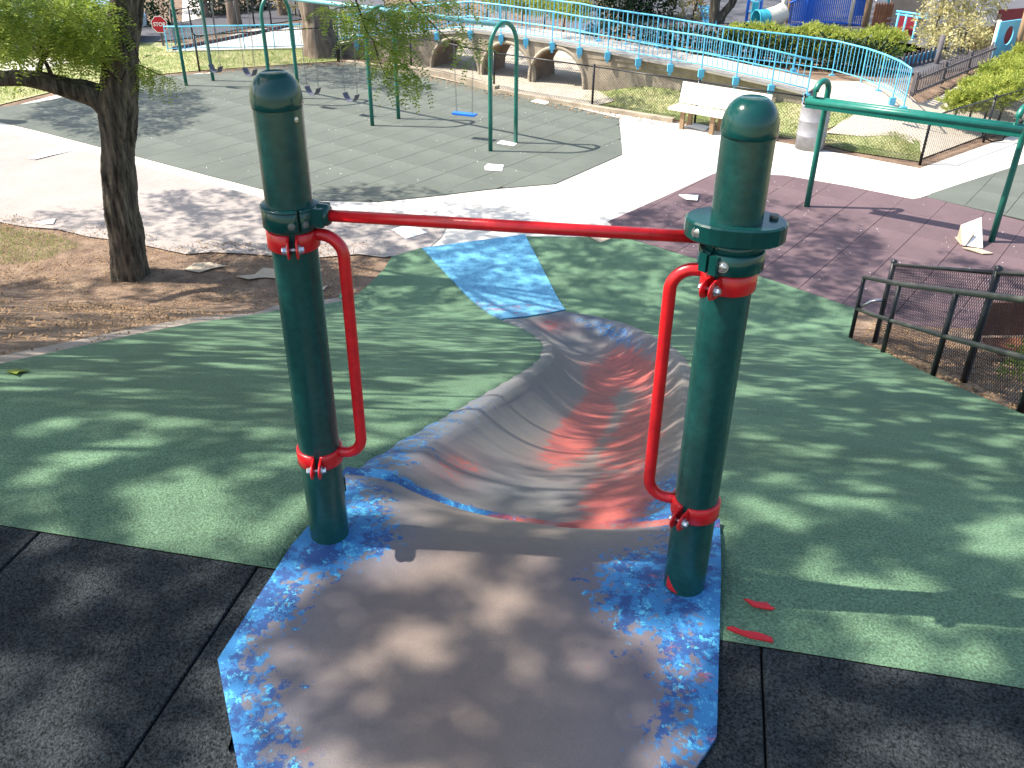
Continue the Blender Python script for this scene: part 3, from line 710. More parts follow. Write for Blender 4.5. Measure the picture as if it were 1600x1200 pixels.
ang = math.atan2(dd.y, dd.x); M3 = Matrix.Rotation(ang, 3, 'Z'); Lb = (B-A).length+.22; cb = (A+B)/2+hd*.32+Vector((0, 0, zb_))
b = MB()
for dy in (-.075, .075): b.tube([cb+M3@Vector((-Lb/2, dy, 0)), cb+M3@Vector((Lb/2, dy, 0))], .052, 16)
b.box(cb+Vector((0, 0, .012)), (Lb-.01, .09, .03), M=M3); b.box(cb+M3@Vector((0, -.105, -.045)), (Lb-.02, .014, .10), M=M3); b.box(cb+M3@Vector((0, .105, -.045)), (Lb-.02, .014, .10), M=M3)
obj('beam', b, m_gst, tg)
c = B+hd*.32-dd*.24+Vector((0, 0, zb_-.06)); b = MB(); b.tube([c+dd*-.16+Vector((0, 0, -.02)), c+dd*-.13+Vector((0, 0, -.13)), c+dd*.0+Vector((0, 0, -.17)), c+dd*.13+Vector((0, 0, -.13)), c+dd*.16+Vector((0, 0, -.02))], .012, 8); b.box(c+Vector((0, 0, -.01)), (.36, .05, .04), ang); obj('trolley_handle', b, m_blkm, tg)

# ------------------------------------------------------------------ fences
def pipe_obj(name, pts, r, mat, par, n=8): b = MB(); b.tube(pts, r, n); return obj(name, b, mat, par)
def fence(name, label, pts, H, mat, posts=None, dia=.07, wire=.0028, pr=.027, rr=.016, group=None):
    t = thing(name, label, 'fence', pts[0], group)
    posts = posts or pts
    pts = [Vector(p) for p in pts]
    for a, b_ in zip(pts[:-1], pts[1:]):
        pipe_obj('top_rail', [a+Vector((0, 0, H)), b_+Vector((0, 0, H))], rr, mat, t)
        mb = MB(); L = (b_-a).length; d = (b_-a)/L; nrm = Vector((-d.y, d.x, 0)).normalized()*wire; k = int(L/dia)
        def seg(u0, z0, u1, z1, s):
            p, q = a+d*u0+Vector((0, 0, z0))+nrm*s, a+d*u1+Vector((0, 0, z1))+nrm*s; dv = (q-p).normalized(); w1 = dv.cross(nrm).normalized()*wire; w2 = nrm.normalized()*wire
            o = len(mb.v); mb.v += [p+w1, p-w1*.5+w2, p-w1*.5-w2, q+w1, q-w1*.5+w2, q-w1*.5-w2]; mb.f += [(o, o+1, o+4, o+3), (o+1, o+2, o+5, o+4), (o+2, o, o+3, o+5)]; mb.sm += [False]*3
        h = H-.05
        for i in range(-int(h/dia)-1, k+1):
            u0, z0, u1, z1 = i*dia, .04, i*dia+h, .04+h
            if u0 < 0: z0 -= u0; u0 = 0
            if u1 > L: z1 -= (u1-L); u1 = L
            if u1-u0 > .02:
                seg(u0, z0, u1, z1, .7)
        for i in range(0, k+int(h/dia)+1):
            u0, z0 = i*dia, .04; u1, z1 = u0-h, .04+h
            if u0 > L: z0 += u0-L; u0 = L
            if u1 < 0: z1 += u1; u1 = 0
            if u0-u1 > .02: seg(u0, z0, u1, z1, -.7)
        o = obj('chain_link', mb, mat, t)
    for p in posts:
        b = MB(); p = Vector(p); b.tube([p+Vector((0, 0, -.1)), p+Vector((0, 0, H+.03))], pr, 8); b.lathe(p+Vector((0, 0, H+.03)), [(pr*1.25, 0), (pr*1.1, .02), (.0001, .035)], 8); obj('post', b, mat, t)
    return t
def V(px, py): x, y = G(px, py); return Vector((x, y, T(x, y)))
fence('chain_link_fence', 'low black chain link fence between the swing pad and the concrete tunnels', [V(530, 97), V(643, 112), V(772, 143), V(925, 168), V(1085, 195), V(1245, 222), V(1437, 258)], .92, m_blkm)
fence('chain_link_fence', 'low black chain link fence beyond the far left end of the swing pad', [V(312, 112), V(420, 104), V(528, 96)], .92, m_blkm)
fence('chain_link_fence', 'low black chain link fence running up to the right edge below the juniper', [V(1437, 258), V(1536, 223), V(1620, 194), V(1740, 152)], .92, m_blkm)
fence('chain_link_fence', 'taller black chain link fence rising along the street in the far left background', [V(275, 72), V(303, 66), V(338, 59), V(372, 51), V(398, 43), V(424, 38), V(470, 28)], 1.0, m_blkm, dia=.09)
# near right fence climbing the mound and its handrail
fb = [V(1366, 536), V(1505, 598), V(1640, 668), V(1800, 750)]
fz = [zof(1380, 418, fb[0].x, fb[0].y)-fb[0].z]
fence('chain_link_fence', 'black chain link fence running up the right side of the green mound', fb, .98, m_blkm, dia=.055, wire=.0023, pr=.03, rr=.018)
hr = thing('handrail', 'black two rail pipe handrail in front of the right chain link fence', 'handrail', V(1328, 531))
hp = [V(1328, 531), V(1378, 555), V(1456, 591), V(1592, 648), V(1760, 720)]
ht = [zof(1345, 443, hp[0].x, hp[0].y)-hp[0].z, 0]
hh = .80
for p in hp: pipe_obj('post', [p+Vector((0, 0, -.1)), p+Vector((0, 0, hh))], .024, m_blkm, hr, 12)
pipe_obj('top_rail', [p+Vector((0, 0, hh)) for p in hp], .024, m_rail, hr, 12)
pipe_obj('lower_rail', [p+Vector((0, 0, hh*.50)) for p in hp], .021, m_rail, hr, 12)
e0 = hp[0]; g0 = fb[0]+Vector((0, 0, .55)); pipe_obj('brace', [e0+Vector((0, 0, hh*.50)), e0.lerp(g0, .5)+Vector((.0, .0, hh*.30)), g0], .018, m_zinc, hr, 10)
print('fence', fz, 'hand', ht)
# curb under the far fence
kb = [V(540, 101), V(600, 109), V(690, 124), V(773, 146), V(925, 173), V(1050, 193)]
mb = MB()
for a, b_ in zip(kb[:-1], kb[1:]):
    d = (b_-a).normalized(); n_ = Vector((-d.y, d.x, 0)); mb.prism([(q.x, q.y) for q in (a, b_, b_+n_*.16, a+n_*.16)], -.05, .10+.08*(a is kb[1] or a is kb[2]))
tag(obj('curb', mb, m_wallc), kind='structure')

# ------------------------------------------------------------------ tunnel bridge and ramp
WA, WC = Vector((*at(672, 107), 0)), Vector((*at(918, 143), 0)); WE = Vector((*at(1262, 147, .62), 0)); WL = Vector((*at(480, 77, .0), 0)); WLL = Vector((*at(263, 82, 0), 0))
WM = WA+(WA-WC).normalized()*1.9; WM = WM.lerp(Vector((*at(600, 96), 0)), .5)
plan = [WLL, WL, WM, WA, WC, WC.lerp(WE, .5)+Vector((-.05, -.12, 0)), WE]
def onplan(px, py):
    d = ray(px, py); best = None
    for a, b_ in zip(plan[:-1], plan[1:]):
        e = b_-a; den = d[0]*e.y-d[1]*e.x
        if abs(den) < 1e-9: continue
        s = (a.x*d[1]-a.y*d[0])/ (d[0]*e.y-d[1]*e.x) ; 
        x, y = a.x+e.x*s, a.y+e.y*s
        if -.02 <= s <= 1.02: t = y/d[1]; z = CAM_H+d[2]*t; best = Vector((x, y, z))
    return best
nb = [(263, 81), (330, 80), (400, 79), (480, 76), (560, 63), (620, 56), (685, 50), (737, 47), (785, 53), (824, 59), (865, 65), (908, 73), (952, 80), (1000, 90), (1050, 99), (1098, 107), (1152, 119), (1207, 131), (1262, 145)]
NB = [onplan(*p) for p in nb]
print('deck z', [None if p is None else round(p.z, 2) for p in NB])
NB = [p for p in NB if p is not None]
bridge = thing('tunnel_bridge', 'weathered concrete ramp bridge pierced by three round tunnels beyond the swings', 'bridge', WA)
dk = [p for p in NB if p.x > WL.x-.01]
def off_line(P, d_):
    out = []
    for i, p in enumerate(P):
        t = P[min(i+1, len(P)-1)]-P[max(i-1, 0)]; t.z = 0; t.normalize(); out.append(p+Vector((-t.y, t.x, 0))*d_)
    return out
DW = 1.35; fe = off_line(dk, DW)
mb = MB()
for a in range(len(dk)-1):
    p, q, r, s = dk[a], dk[a+1], fe[a+1], fe[a]; o = len(mb.v); out = off_line(dk, -.05)
    p, q = out[a], out[a+1]
    for v in (p, q, r, s): mb.v.append((v.x, v.y, v.z))
    for v in (p, q, r, s): mb.v.append((v.x, v.y, v.z-.055))
    mb.f += [(o, o+1, o+2, o+3), (o+4, o+7, o+6, o+5), (o, o+4, o+5, o+1), (o+3, o+2, o+6, o+7)]; mb.sm += [False]*4
obj('deck', mb, m_deck, bridge)
# wall faces with round openings: built in (u, z) of the straight run WM..WC, plain beyond
run = [p for p in dk]
def wall(off, holes, nm):
    mb = MB(); P = off_line(dk, off); us = [0]
    for a, b_ in zip(P[:-1], P[1:]): us.append(us[-1]+(Vector((b_.x, b_.y))-Vector((a.x, a.y))).length)
    def P2(u, z):
        for i in range(len(us)-1):
            if u <= us[i+1] or i == len(us)-2:
                t = (u-us[i])/(us[i+1]-us[i]); v = P[i].lerp(P[i+1], t); return Vector((v.x, v.y, z))
    top = [(us[i], P[i].z-.056) for i in range(len(P))]
    poly = [Vector((u, z, 0)) for u, z in top][::-1]+[Vector((u, -.3, 0)) for u in us]
    loops = [poly]; hs = []
    for (hu, hz, R) in holes(us, P):
        hs.append((hu, hz, R)); lp = []
        for k in range(28):
            a = 2*math.pi*k/28; lp.append(Vector((hu+R*math.cos(a), max(-.29, hz+R*math.sin(a)), 0)))
        dl = []
        for v in lp:
            if not dl or (v-dl[-1]).length > 1e-4: dl.append(v)
        loops.append(dl)
    tri = tessellate_polygon(loops); fl = [v for lp in loops for v in lp]
    mb.add([P2(v.x, v.y) for v in fl], [tuple(t) for t in tri]); return obj(nm, mb, m_wallc, bridge), P2, hs
tc = [((710), (675, 749)), ((793), (755, 832)), ((871), (828, 914))]
def gy(px): return 108+(px-672)*(143-108)/(918-672)
HC = []
nrm0 = Vector((-(WC-WA).y, (WC-WA).x, 0)).normalized(); tax = (nrm0*.86+Vector((.03, 1, 0))*.14).normalized(); TL = DW*.92/tax.dot(nrm0)
def holes_near(us, P):
    res = []
    for c, (l, r) in tc:
        a, b_ = onplan(l, gy(l)-28), onplan(r, gy(r)-28); m = (a+b_)/2; R = (Vector((a.x, a.y))-Vector((b_.x, b_.y))).length/2
        # u coordinate
        best = min(((Vector((P[i].x, P[i].y)).lerp(Vector((P[i+1].x, P[i+1].y)), t/40)-Vector((m.x, m.y))).length, us[i]+(us[i+1]-us[i])*t/40) for i in range(len(us)-1) for t in range(41))
        zt_ = zof(c, {710: 60, 793: 66, 871: 74}[c], m.x, m.y); R2 = min(R*1.06, .80); res.append((best[1], zt_-R2, R2)); HC.append(Vector((m.x, m.y, zt_-R2)))
    print('tunnels', res); return res
wn, P2, hs = wall(0, holes_near, 'wall')
def holes_far(us, P):
    res = []
    nrm = Vector((-(WC-WA).y, (WC-WA).x, 0)).normalized()
    for h, (_, _, R) in zip(HC, hs):
        m = h+tax*TL
        best = min(((Vector((P[i].x, P[i].y)).lerp(Vector((P[i+1].x, P[i+1].y)), t/40)-Vector((m.x, m.y))).length, us[i]+(us[i+1]-us[i])*t/40) for i in range(len(us)-1) for t in range(41))
        res.append((best[1], h.z, R))
    return res
wall(DW*.92, holes_far, 'wall')
nrm = Vector((-(WC-WA).y, (WC-WA).x, 0)).normalized(); Mx = tax.to_track_quat('Z', 'Y').to_matrix(); Mr = nrm.to_track_quat('Z', 'Y').to_matrix()
for h, (_, _, R) in zip(HC, hs):
    mb = MB(); mb.lathe(h-nrm*.02, [(R*.95, .03), (R*.95, -.03), (R*1.05, -.03), (R*1.05, .1)], 32, M=Mr); obj('tunnel_rim', mb, m_rim, bridge)
    mb = MB(); mb.lathe(h-nrm*.02, [(R*.95, .0), (R*.95, TL+.03)], 32, M=Mx); obj('tunnel', mb, m_pipe, bridge)
# railings
me_p = None
def railing(name, label, P, H, step=.125, post_every=1, bracket=True, base=.10, rails=(1.,), side=-1):
    t = thing(name, label, 'railing', P[0])
    P = [Vector(p) for p in P]
    mb = MB(); mb.tube([(0, 0, base), (0, 0, H)], .0085, 5, False); pk = mesh('picket', mb, m_blue)
    mb = MB(); mb.tube([(0, 0, -.12), (0, 0, H)], .017, 6, False)
    pipe_obj('top_rail', [p+Vector((0, 0, H)) for p in P], .021, m_blue, t)
    pipe_obj('bottom_rail', [p+Vector((0, 0, base)) for p in P], .014, m_blue, t)
    if len(rails) > 1: pipe_obj('middle_rail', [p+Vector((0, 0, H*rails[1])) for p in P], .015, m_blue, t)
    pm = mesh('post', mb, m_blue)
    br = MB(); br.box((0, 0, -.09), (.13, .09, .17)); br.box((0, 0, -.21), (.06, .06, .08)); bm_ = mesh('bracket', br, m_blue)
    for i, p in enumerate(P):
        po = inst('post', pm, p, t)
        if bracket: inst('bracket', bm_, p, po)
    n = 0; acc = 0
    for a, b_ in zip(P[:-1], P[1:]):
        L = (b_-a).length; k = max(2, round(L/step))
        for j in range(1, k):
            if n < 295: inst('picket', pk, a.lerp(b_, j/k), t); n += 1
    return t
railing('ramp_railing', 'blue picket railing along the near edge of the bridge ramp', off_line([p for p in NB if p.x > WL.x-.01], -.075), .70, rails=(1, .5))
railing('ramp_railing', 'low blue picket railing at the far left before the big tree trunk', [Vector((*at(x, y), 0)) for x, y in [(263, 81), (290, 81), (328, 80), (383, 79), (430, 78), (462, 77), (500, 76)]], .70, bracket=False)
fpx = [(890, 53), (935, 61), (978, 68), (1025, 75), (1072, 84), (1125, 93), (1180, 100), (1240, 107), (1300, 116), (1345, 129), (1372, 140), (1395, 152), (1412, 166)]
FB = [p for p in off_line([q for q in dk], DW-.03) if p.x < Vector((*at(890, 53, 1.1), 0)).x+.3]
far = [Vector((p.x, p.y, p.z)) for p in FB]
zs = {890: 1.12, 1412: .62}
for x, y in fpx[1:]:
    z = 1.15-(x-890)/(1300-890)*.50 if x < 1300 else .65
    far.append(Vector((*at(x, y, z), z)))
railing('ramp_railing', 'blue picket railing on the far side of the ramp curving round at its right end', far, .74)

# ------------------------------------------------------------------ foliage helpers (numpy)
def npmesh(name, V_, F_, mat, parent=None, kind=None):
    o0 = wpos(parent); me = bpy.data.meshes.new(name); n = len(V_); k = F_.shape[1]
    me.vertices.add(n); me.vertices.foreach_set('co', (V_-np.array(o0)).astype(np.float32).ravel())
    me.loops.add(F_.size); me.loops.foreach_set('vertex_index', F_.astype(np.int32).ravel())
    me.polygons.add(len(F_)); me.polygons.foreach_set('loop_start', np.arange(0, F_.size, k, dtype=np.int32)); me.polygons.foreach_set('loop_total', np.full(len(F_), k, dtype=np.int32))
    me.materials.append(mat); me.update(calc_edges=True); me.validate()
    o = bpy.data.objects.new(name, me); COL.objects.link(o)
    if parent: o.parent = parent
    if kind: o['kind'] = kind
    WP[o.name] = o0; return o
def unit(a): return a/np.maximum(np.linalg.norm(a, axis=1, keepdims=True), 1e-9)
def leaf_quads(C, D, Nn, L, W):
    """kite leaves: base C, direction D, normal Nn"""
    D = unit(D); S = unit(np.cross(D, Nn)); L = np.asarray(L).reshape(-1, 1); W = np.asarray(W).reshape(-1, 1)
    V_ = np.stack([C, C+D*L*.45+S*W*.5, C+D*L, C+D*L*.45-S*W*.5], 1).reshape(-1, 3); return V_, np.arange(len(V_)).reshape(-1, 4)
def rdir(n): return unit(rng.normal(size=(n, 3)))
def cat(parts):
    vs, fs, o = [], [], 0
    for v, f in parts: vs.append(v); fs.append(f+o); o += len(v)
    return np.concatenate(vs), np.concatenate(fs)
def blobs(cs, per, L, W, flat=.0, up=0, shell=.55):
    """leaves in lobes; cs = list of (x,y,z,rx,ry,rz)"""
    out = []
    for (x, y, z, rx, ry, rz) in cs:
        n = int(per*rx*ry*4); d = rdir(n); r = rng.uniform(shell, 1.05, (n, 1))*(1+.18*np.sin(d[:, :1]*7+x*3)*np.cos(d[:, 1:2]*6+y*2))
        P = np.array([x, y, z])+d*r*np.array([rx, ry, rz]); dr = unit(d+rdir(n)*.8+np.array([0, 0, up])); nn = rdir(n)+d*.6
        out.append(leaf_quads(P, dr, nn, L*rng.uniform(.6, 1.3, n), W*rng.uniform(.7, 1.2, n)))
    return cat(out)
def juniper(cs, per, L=.12, W=.015):
    out = []; sub = []
    for (x, y, z, rx, ry, rz) in cs:
        for _ in range(9):
            d = rdir(1)[0]; d[2] = abs(d[2])*.8; sub.append((x+d[0]*rx*.75, y+d[1]*ry*.75, z+d[2]*rz*.75, rx*random.uniform(.28, .5), ry*random.uniform(.28, .5), rz*random.uniform(.3, .5)))
        sub.append((x, y, z-.1, rx*.7, ry*.7, rz*.7))
    for (x, y, z, rx, ry, rz) in sub:
        nt_ = max(10, int(per*2.6*rx*ry)); d = rdir(nt_); d[:, 2] = np.abs(d[:, 2])*1.1-.25; d = unit(d)
        base = np.array([x, y, z])+d*rng.uniform(.35, 1.0, (nt_, 1))*np.array([rx, ry, rz])
        k = 20; lean = unit(d+rng.normal(size=(nt_, 3))*.4+np.array([.2, 0, .35]))
        B = np.repeat(base, k, 0); Dm = np.repeat(lean, k, 0); n = len(B)
        u = rng.uniform(-.5, 1, (n, 1)); B = B+Dm*u*L*.9; dd_ = unit(Dm+rng.normal(size=(n, 3))*.5)
        out.append(leaf_quads(B, dd_, rdir(n), L*rng.uniform(.3, .65, n), np.full(n, W)*rng.uniform(.7, 1.3, n)))
    return cat(out)
def sprays(P, scale=1., droop=.4, pairs=9, L=.030, W=.011, D=None):
    """pinnate leaves: P (n,3) base points"""
    n = len(P); d = rdir(n) if D is None else D+rng.normal(size=(n, 3))*.35
    d[:, 2] = d[:, 2]*.5-droop; d = unit(d); s = unit(np.cross(d, np.tile([0, 0, 1.], (n, 1))+rdir(n)*.35)); up = np.cross(s, d); out = []
    ln = rng.uniform(.12, .20, (n, 1))*scale
    for i in range(pairs):
        for sg in (-1, 1):
            t = (i+.7)/pairs; B = P+d*ln*t+np.array([0, 0, -1.])*ln*.35*t*t
            dd_ = s*sg+d*.45+rng.normal(size=(n, 3))*.15; out.append(leaf_quads(B, dd_, up+rng.normal(size=(n, 3))*.3, L*scale*rng.uniform(.8, 1.15, n)*(1-.35*abs(t-.5)), np.full(n, W*scale)))
    return cat(out)
def limb(pts, r0, r1, n=8, jit=.0):
    P = catmull(pts, max(6, 4*len(pts))); rs = [r0+(r1-r0)*i/(len(P)-1) for i in range(len(P))]
    mb = MB(); mb.tube(P, rs, n); return mb
def trunk_mesh(pts, rad, n=28, rows=60, amp=.10):
    P = catmull([(*p, ) for p in pts], rows); Rr = np.interp(np.linspace(0, len(rad)-1, rows+1), range(len(rad)), rad); mb = MB(); ph = [random.uniform(0, 6) for _ in range(8)]
    e1 = None; L = 0
    for i, p in enumerate(P):
        t = (P[min(i+1, rows)]-P[max(i-1, 0)]).normalized()
        if e1 is None: e1 = Vector((1, 0, 0)) if abs(t.x) < .8 else Vector((0, 1, 0))
        e1 = (e1-t*e1.dot(t)).normalized(); e2 = t.cross(e1)
        if i: L += (p-P[i-1]).length
        for k in range(n):
            a = 2*math.pi*k/n; z = L
            g = 1+amp*(.5*math.sin(5*a+ph[0]+.6*math.sin(z*1.7+ph[1]))+.35*math.sin(9*a+ph[2]+.8*math.sin(z*2.3))+.3*math.sin(3*a+z*.9+ph[3]))+.05*math.sin(z*9+3*a+ph[4])*math.sin(7*a+ph[5])+random.uniform(-.022, .022)
            mb.v.append(tuple(p+(e1*math.cos(a)+e2*math.sin(a))*Rr[i]*g))
    for i in range(rows):
        for k in range(n): mb.f.append((i*n+k, i*n+(k+1) % n, (i+1)*n+(k+1) % n, (i+1)*n+k)); mb.sm.append(True)
    return mb

# ------------------------------------------------------------------ canopy: leaves that shade the ground
TA = Vector((*at(203, 430, 0), 0)); TB = Vector((-7.6, 2.2, 0)); TC = Vector((-10.5, 7.6, 0)); TD = Vector((*at(503, 88, 0), 0)); TE = Vector((-15.5, 19.5, 0))
def topx(X):
    d = X-np.array([0, 0, CAM_H]); q = d@f_; return 800+d@R_/q*FPX, 600-d@U_/q*FPX
def pipn(x, y, poly):
    c = np.zeros(len(x), bool)
    for i in range(len(poly)):
        x1, y1 = poly[i-1]; x2, y2 = poly[i]; m = ((y1 > y) != (y2 > y)); 
        if y1 != y2: c ^= m & (x < (x2-x1)*(y-y1)/(y2-y1)+x1)
    return c
def lowf(x, y, k=1.): return np.sin(x*1.7*k+1.3*np.sin(y*1.1*k))*np.sin(y*1.9*k+1.1*np.sin(x*.9*k+2))
ZN = [  # (pixel polygon on the ground, clusters per m2, canopy z range, noise strength)
    ([(-900, 600), (-300, 560), (0, 545), (300, 525), (520, 480), (800, 485), (1100, 500), (1330, 520), (1600, 560), (2400, 640), (3600, 1000), (3600, 2600), (-3000, 2600), (-2000, 900)], 44, (8.4, 10.2), .25),
    ([(-500, 470), (0, 440), (200, 425), (420, 425), (560, 440), (520, 484), (300, 528), (0, 548), (-500, 600)], 30, (6.5, 9), .8),
    ([(545, 400), (700, 375), (820, 350), (950, 372), (1330, 484), (1330, 525), (1100, 505), (800, 490), (560, 480)], 26, (7, 10), .6),
    ([(820, 350), (1000, 330), (1110, 305), (1240, 318), (1330, 345), (1390, 400), (1500, 405), (1600, 430), (2000, 480), (2400, 650), (1600, 565), (1330, 488), (950, 374)], 22, (7, 10), .75),
    ([(470, 298), (560, 292), (680, 300), (790, 325), (860, 345), (810, 372), (690, 380), (560, 392), (430, 395), (250, 372), (230, 330), (260, 300)], 21, (5.8, 7.4), .7),
    ([(30, 345), (110, 322), (260, 330), (250, 372), (150, 360), (60, 362)], 11, (6, 8), .9),
    ([(60, 160), (150, 148), (300, 140), (330, 170), (270, 212), (180, 222), (110, 205), (50, 185)], 24, (5.3, 6.5), .6),
    ([(440, 100), (530, 100), (620, 118), (690, 135), (640, 152), (520, 140), (440, 130)], 16, (5.4, 7), .9),
    ([(930, 165), (1000, 122), (1070, 122), (1110, 135), (1050, 150), (1000, 178)], 12, (5.5, 7), .8),
    ([(560, 65), (700, 55), (720, 110), (600, 110)], 14, (6, 8), .6),
    ([(660, 100), (660, 60), (760, 50), (900, 72), (915, 118), (800, 112)], 8, (6.5, 8), .8),
    ([(900, 60), (900, -30), (1440, -30), (1440, 62), (1300, 66), (1100, 48)], 9, (6.5, 8.5), .9),
    ([(930, 72), (1100, 100), (1100, 128), (1000, 112), (925, 140)], 9, (5.5, 7), .9),
    ([(215, 45), (300, 40), (300, 75), (215, 75)], 8, (6, 8), .6),
]
GAPS = [([(585, 725), (640, 650), (740, 615), (850, 570), (850, 640), (930, 690), (860, 745), (700, 800), (640, 770)], .10), ([(430, 488), (800, 486), (840, 560), (600, 560), (300, 540)], .50), ([(1130, 500), (1340, 520), (1500, 600), (1300, 600), (1120, 560)], .6)]  # canopy thinned where sun has to reach the slide and slope
cl = []
for poly, dens, (z0, z1), ns in ZN:
    W_ = [at(min(max(px_, -3000), 4000), py_, 1.6 if py_ > 440 else 0) for px_, py_ in poly]
    x0, x1 = max(-9, min(p[0] for p in W_)-1), min(9.5 if poly[0][0] != 900 else 22, max(p[0] for p in W_)+1); y0, y1 = max(-1.5, min(p[1] for p in W_)-2.5), max(p[1] for p in W_)+3
    if z0 > 9: y0, y1 = -1.5, 11
    if poly[0][0] in (60, 215): x0 = -14
    dens *= 1.9; n = int((x1-x0)*(y1-y0)*dens); X = rng.uniform(x0, x1, n); Y = rng.uniform(y0, y1, n); Z = np.array([T(a, b) for a, b in zip(X, Y)])
    P = np.stack([X, Y, Z], 1); front = Y > .4; px_, py_ = topx(P); ok = (front & pipn(px_, py_, poly)) | ((~front) & (z0 > 9))
    ok &= rng.uniform(0, 1, n) < 1-ns*(.5+.5*lowf(X, Y, 1.3))
    for gp, gk in GAPS: ok &= ~(front & pipn(px_, py_, gp)) | (rng.uniform(0, 1, n) < gk)
    P = P[ok]; zt_ = rng.uniform(z0, z1, len(P)); t = (zt_-P[:, 2])/SUN.z; cl.append(P+t[:, None]*np.array(SUN))
CLS = np.concatenate(cl); print('clusters', len(CLS))
# leaves cut away to throw light spots (plan coordinates along the sun's rays): gaps of hand size, grouped
HG = .02; HX0, HX1, HY0, HY1 = -11., 12., -3., 16.; HM = np.zeros((int((HX1-HX0)/HG), int((HY1-HY0)/HG)), bool)
NH = 13500; hx, hy = rng.uniform(HX0, HX1, NH), rng.uniform(HY0, HY1, NH); hk = rng.uniform(0, 1, NH) < np.clip(.40+.45*lowf(hx, hy, 1.5)+.7*(((hx+4.2)/2.3)**2+((hy-11.3)/1.4)**2 < 1)*np.where((hx > 3.2) & (hy > 2.4) & (hy < 8.6), .28, 1.)+np.where((hx > -.5) & (hx < 5) & (hy < 2.3), .42, 0.), .03, 1)
for x, y in zip(hx[hk], hy[hk]):
    (ra, rb), th = (random.uniform(.075, .125), random.uniform(.062, .085)) if y < 2.6 else (random.uniform(.075, .13), random.uniform(.055, .085)), random.uniform(0, 3.14); q = int(.2/HG); i0, j0 = int((x-HX0)/HG), int((y-HY0)/HG)
    if i0 < q or j0 < q or i0 >= HM.shape[0]-q or j0 >= HM.shape[1]-q: continue
    ii, jj = np.mgrid[-q:q+1, -q:q+1]*HG; uu, vv = ii*math.cos(th)+jj*math.sin(th), -ii*math.sin(th)+jj*math.cos(th)
    HM[i0-q:i0+q+1, j0-q:j0+q+1] |= (uu/ra)**2+(vv/rb)**2 < 1
gx, gy_ = np.meshgrid(np.arange(HM.shape[0])*HG+HX0, np.arange(HM.shape[1])*HG+HY0, indexing='ij'); ca_, sa_ = math.cos(-1.13), math.sin(-1.13)
ua, va = (gx-1.85)*ca_+(gy_-4.0)*sa_, -(gx-1.85)*sa_+(gy_-4.0)*ca_; HM |= (ua/.95)**2+(va/.30)**2 < 1+.35*np.sin(gx*21)*np.sin(gy_*17)
def clusters(C, k=30, L=.095, W=.046, R=.26):
    n = len(C); ax = rdir(n); ax[:, 2] *= .3; ax = unit(ax); B = np.repeat(C, k, 0); A = np.repeat(ax, k, 0); m = len(B)
    B = B+A*rng.uniform(-R, R, (m, 1))+rng.normal(size=(m, 3))*np.array([.07, .07, .05])
    u, v = B[:, 0]-B[:, 2]*SUN.x/SUN.z, B[:, 1]-B[:, 2]*SUN.y/SUN.z; i, j = ((u-HX0)/HG).astype(int), ((v-HY0)/HG).astype(int)
    ins = (i >= 0) & (j >= 0) & (i < HM.shape[0]) & (j < HM.shape[1]); kill = np.zeros(m, bool); kill[ins] = HM[i[ins], j[ins]]; B = B[~kill]; m = len(B); nn = rng.normal(size=(m, 3))*.6+np.array([0, 0, 1]); d = rdir(m); d[:, 2] *= .4
    return leaf_quads(B, d, nn, L*rng.uniform(.6, 1.2, m), W*rng.uniform(.7, 1.2, m))
treedef = [('locust_tree', 'rough barked locust tree with a low limb standing in the leaf litter at the left', TA),
           ('locust_tree', 'tall locust tree standing on the mound just left of the slide top', TB),
           ('locust_tree', 'spreading locust tree on the bare ground left of the green slope', TC),
           ('broad_tree', 'thick trunked tree growing behind the chain link fence beyond the swings', TD),
           ('locust_tree', 'locust tree on the grass at the far left corner of the swing pad', TE)]
roots = [thing(n, l, 'tree', loc) for n, l, loc in treedef]
own = np.argmin(np.stack([np.hypot(CLS[:, 0]-t.x*1.0, CLS[:, 1]-t.y) for t in (TA, TB, TC, TD, TE)], 1), 1)
for k, rt in enumerate(roots):
    C = CLS[own == k]
    if len(C): v, f = clusters(C); npmesh('crown', v, f, m_canopy, rt, 'stuff')
    # limbs reaching into the crown
    if len(C) and k != 4:
        top = wpos(rt)+Vector((0, 0, 5.6 if k else 5.8))
        pick = C[rng.choice(len(C), min(len(C), 7), replace=False)]
        for c in pick:
            c = Vector(c); mid = top.lerp(c, .5)+Vector((0, 0, -.3)) if c.z > 6.5 else top.lerp(c, .5)
            mid.z = max(mid.z, 5.5); obj('limb', limb([top, mid, c], .045, .006, 7), m_bark, rt)
# visible trunk of the near locust
def ptd(px, py, y): return Vector(atd(px, py, y))
yA = TA.y
tp = [ptd(203, 447, yA), ptd(203, 425, yA), ptd(197, 370, yA), ptd(187, 300, yA), ptd(184, 230, yA), ptd(184, 170, yA), ptd(186, 110, yA), ptd(190, 50, yA), ptd(197, 0, yA), ptd(205, -60, yA), ptd(212, -130, yA)]
wd = [.33, .275, .245, .235, .225, .26, .225, .215, .20, .18, .14]
obj('trunk', trunk_mesh(tp, [a*.88 for a in wd], 64, 190, .12), m_bark, roots[0])
obj('limb', trunk_mesh([ptd(182, 185, yA), ptd(150, 150, yA), ptd(105, 138, yA-.1), ptd(70, 128, yA-.2), ptd(35, 122, yA-.3), ptd(-20, 122, yA-.4), ptd(-90, 100, yA-.6), ptd(-160, 60, yA-.8)], [.17, .15, .12, .11, .09, .085, .08, .06], 24, 80, .10), m_bark, roots[0])
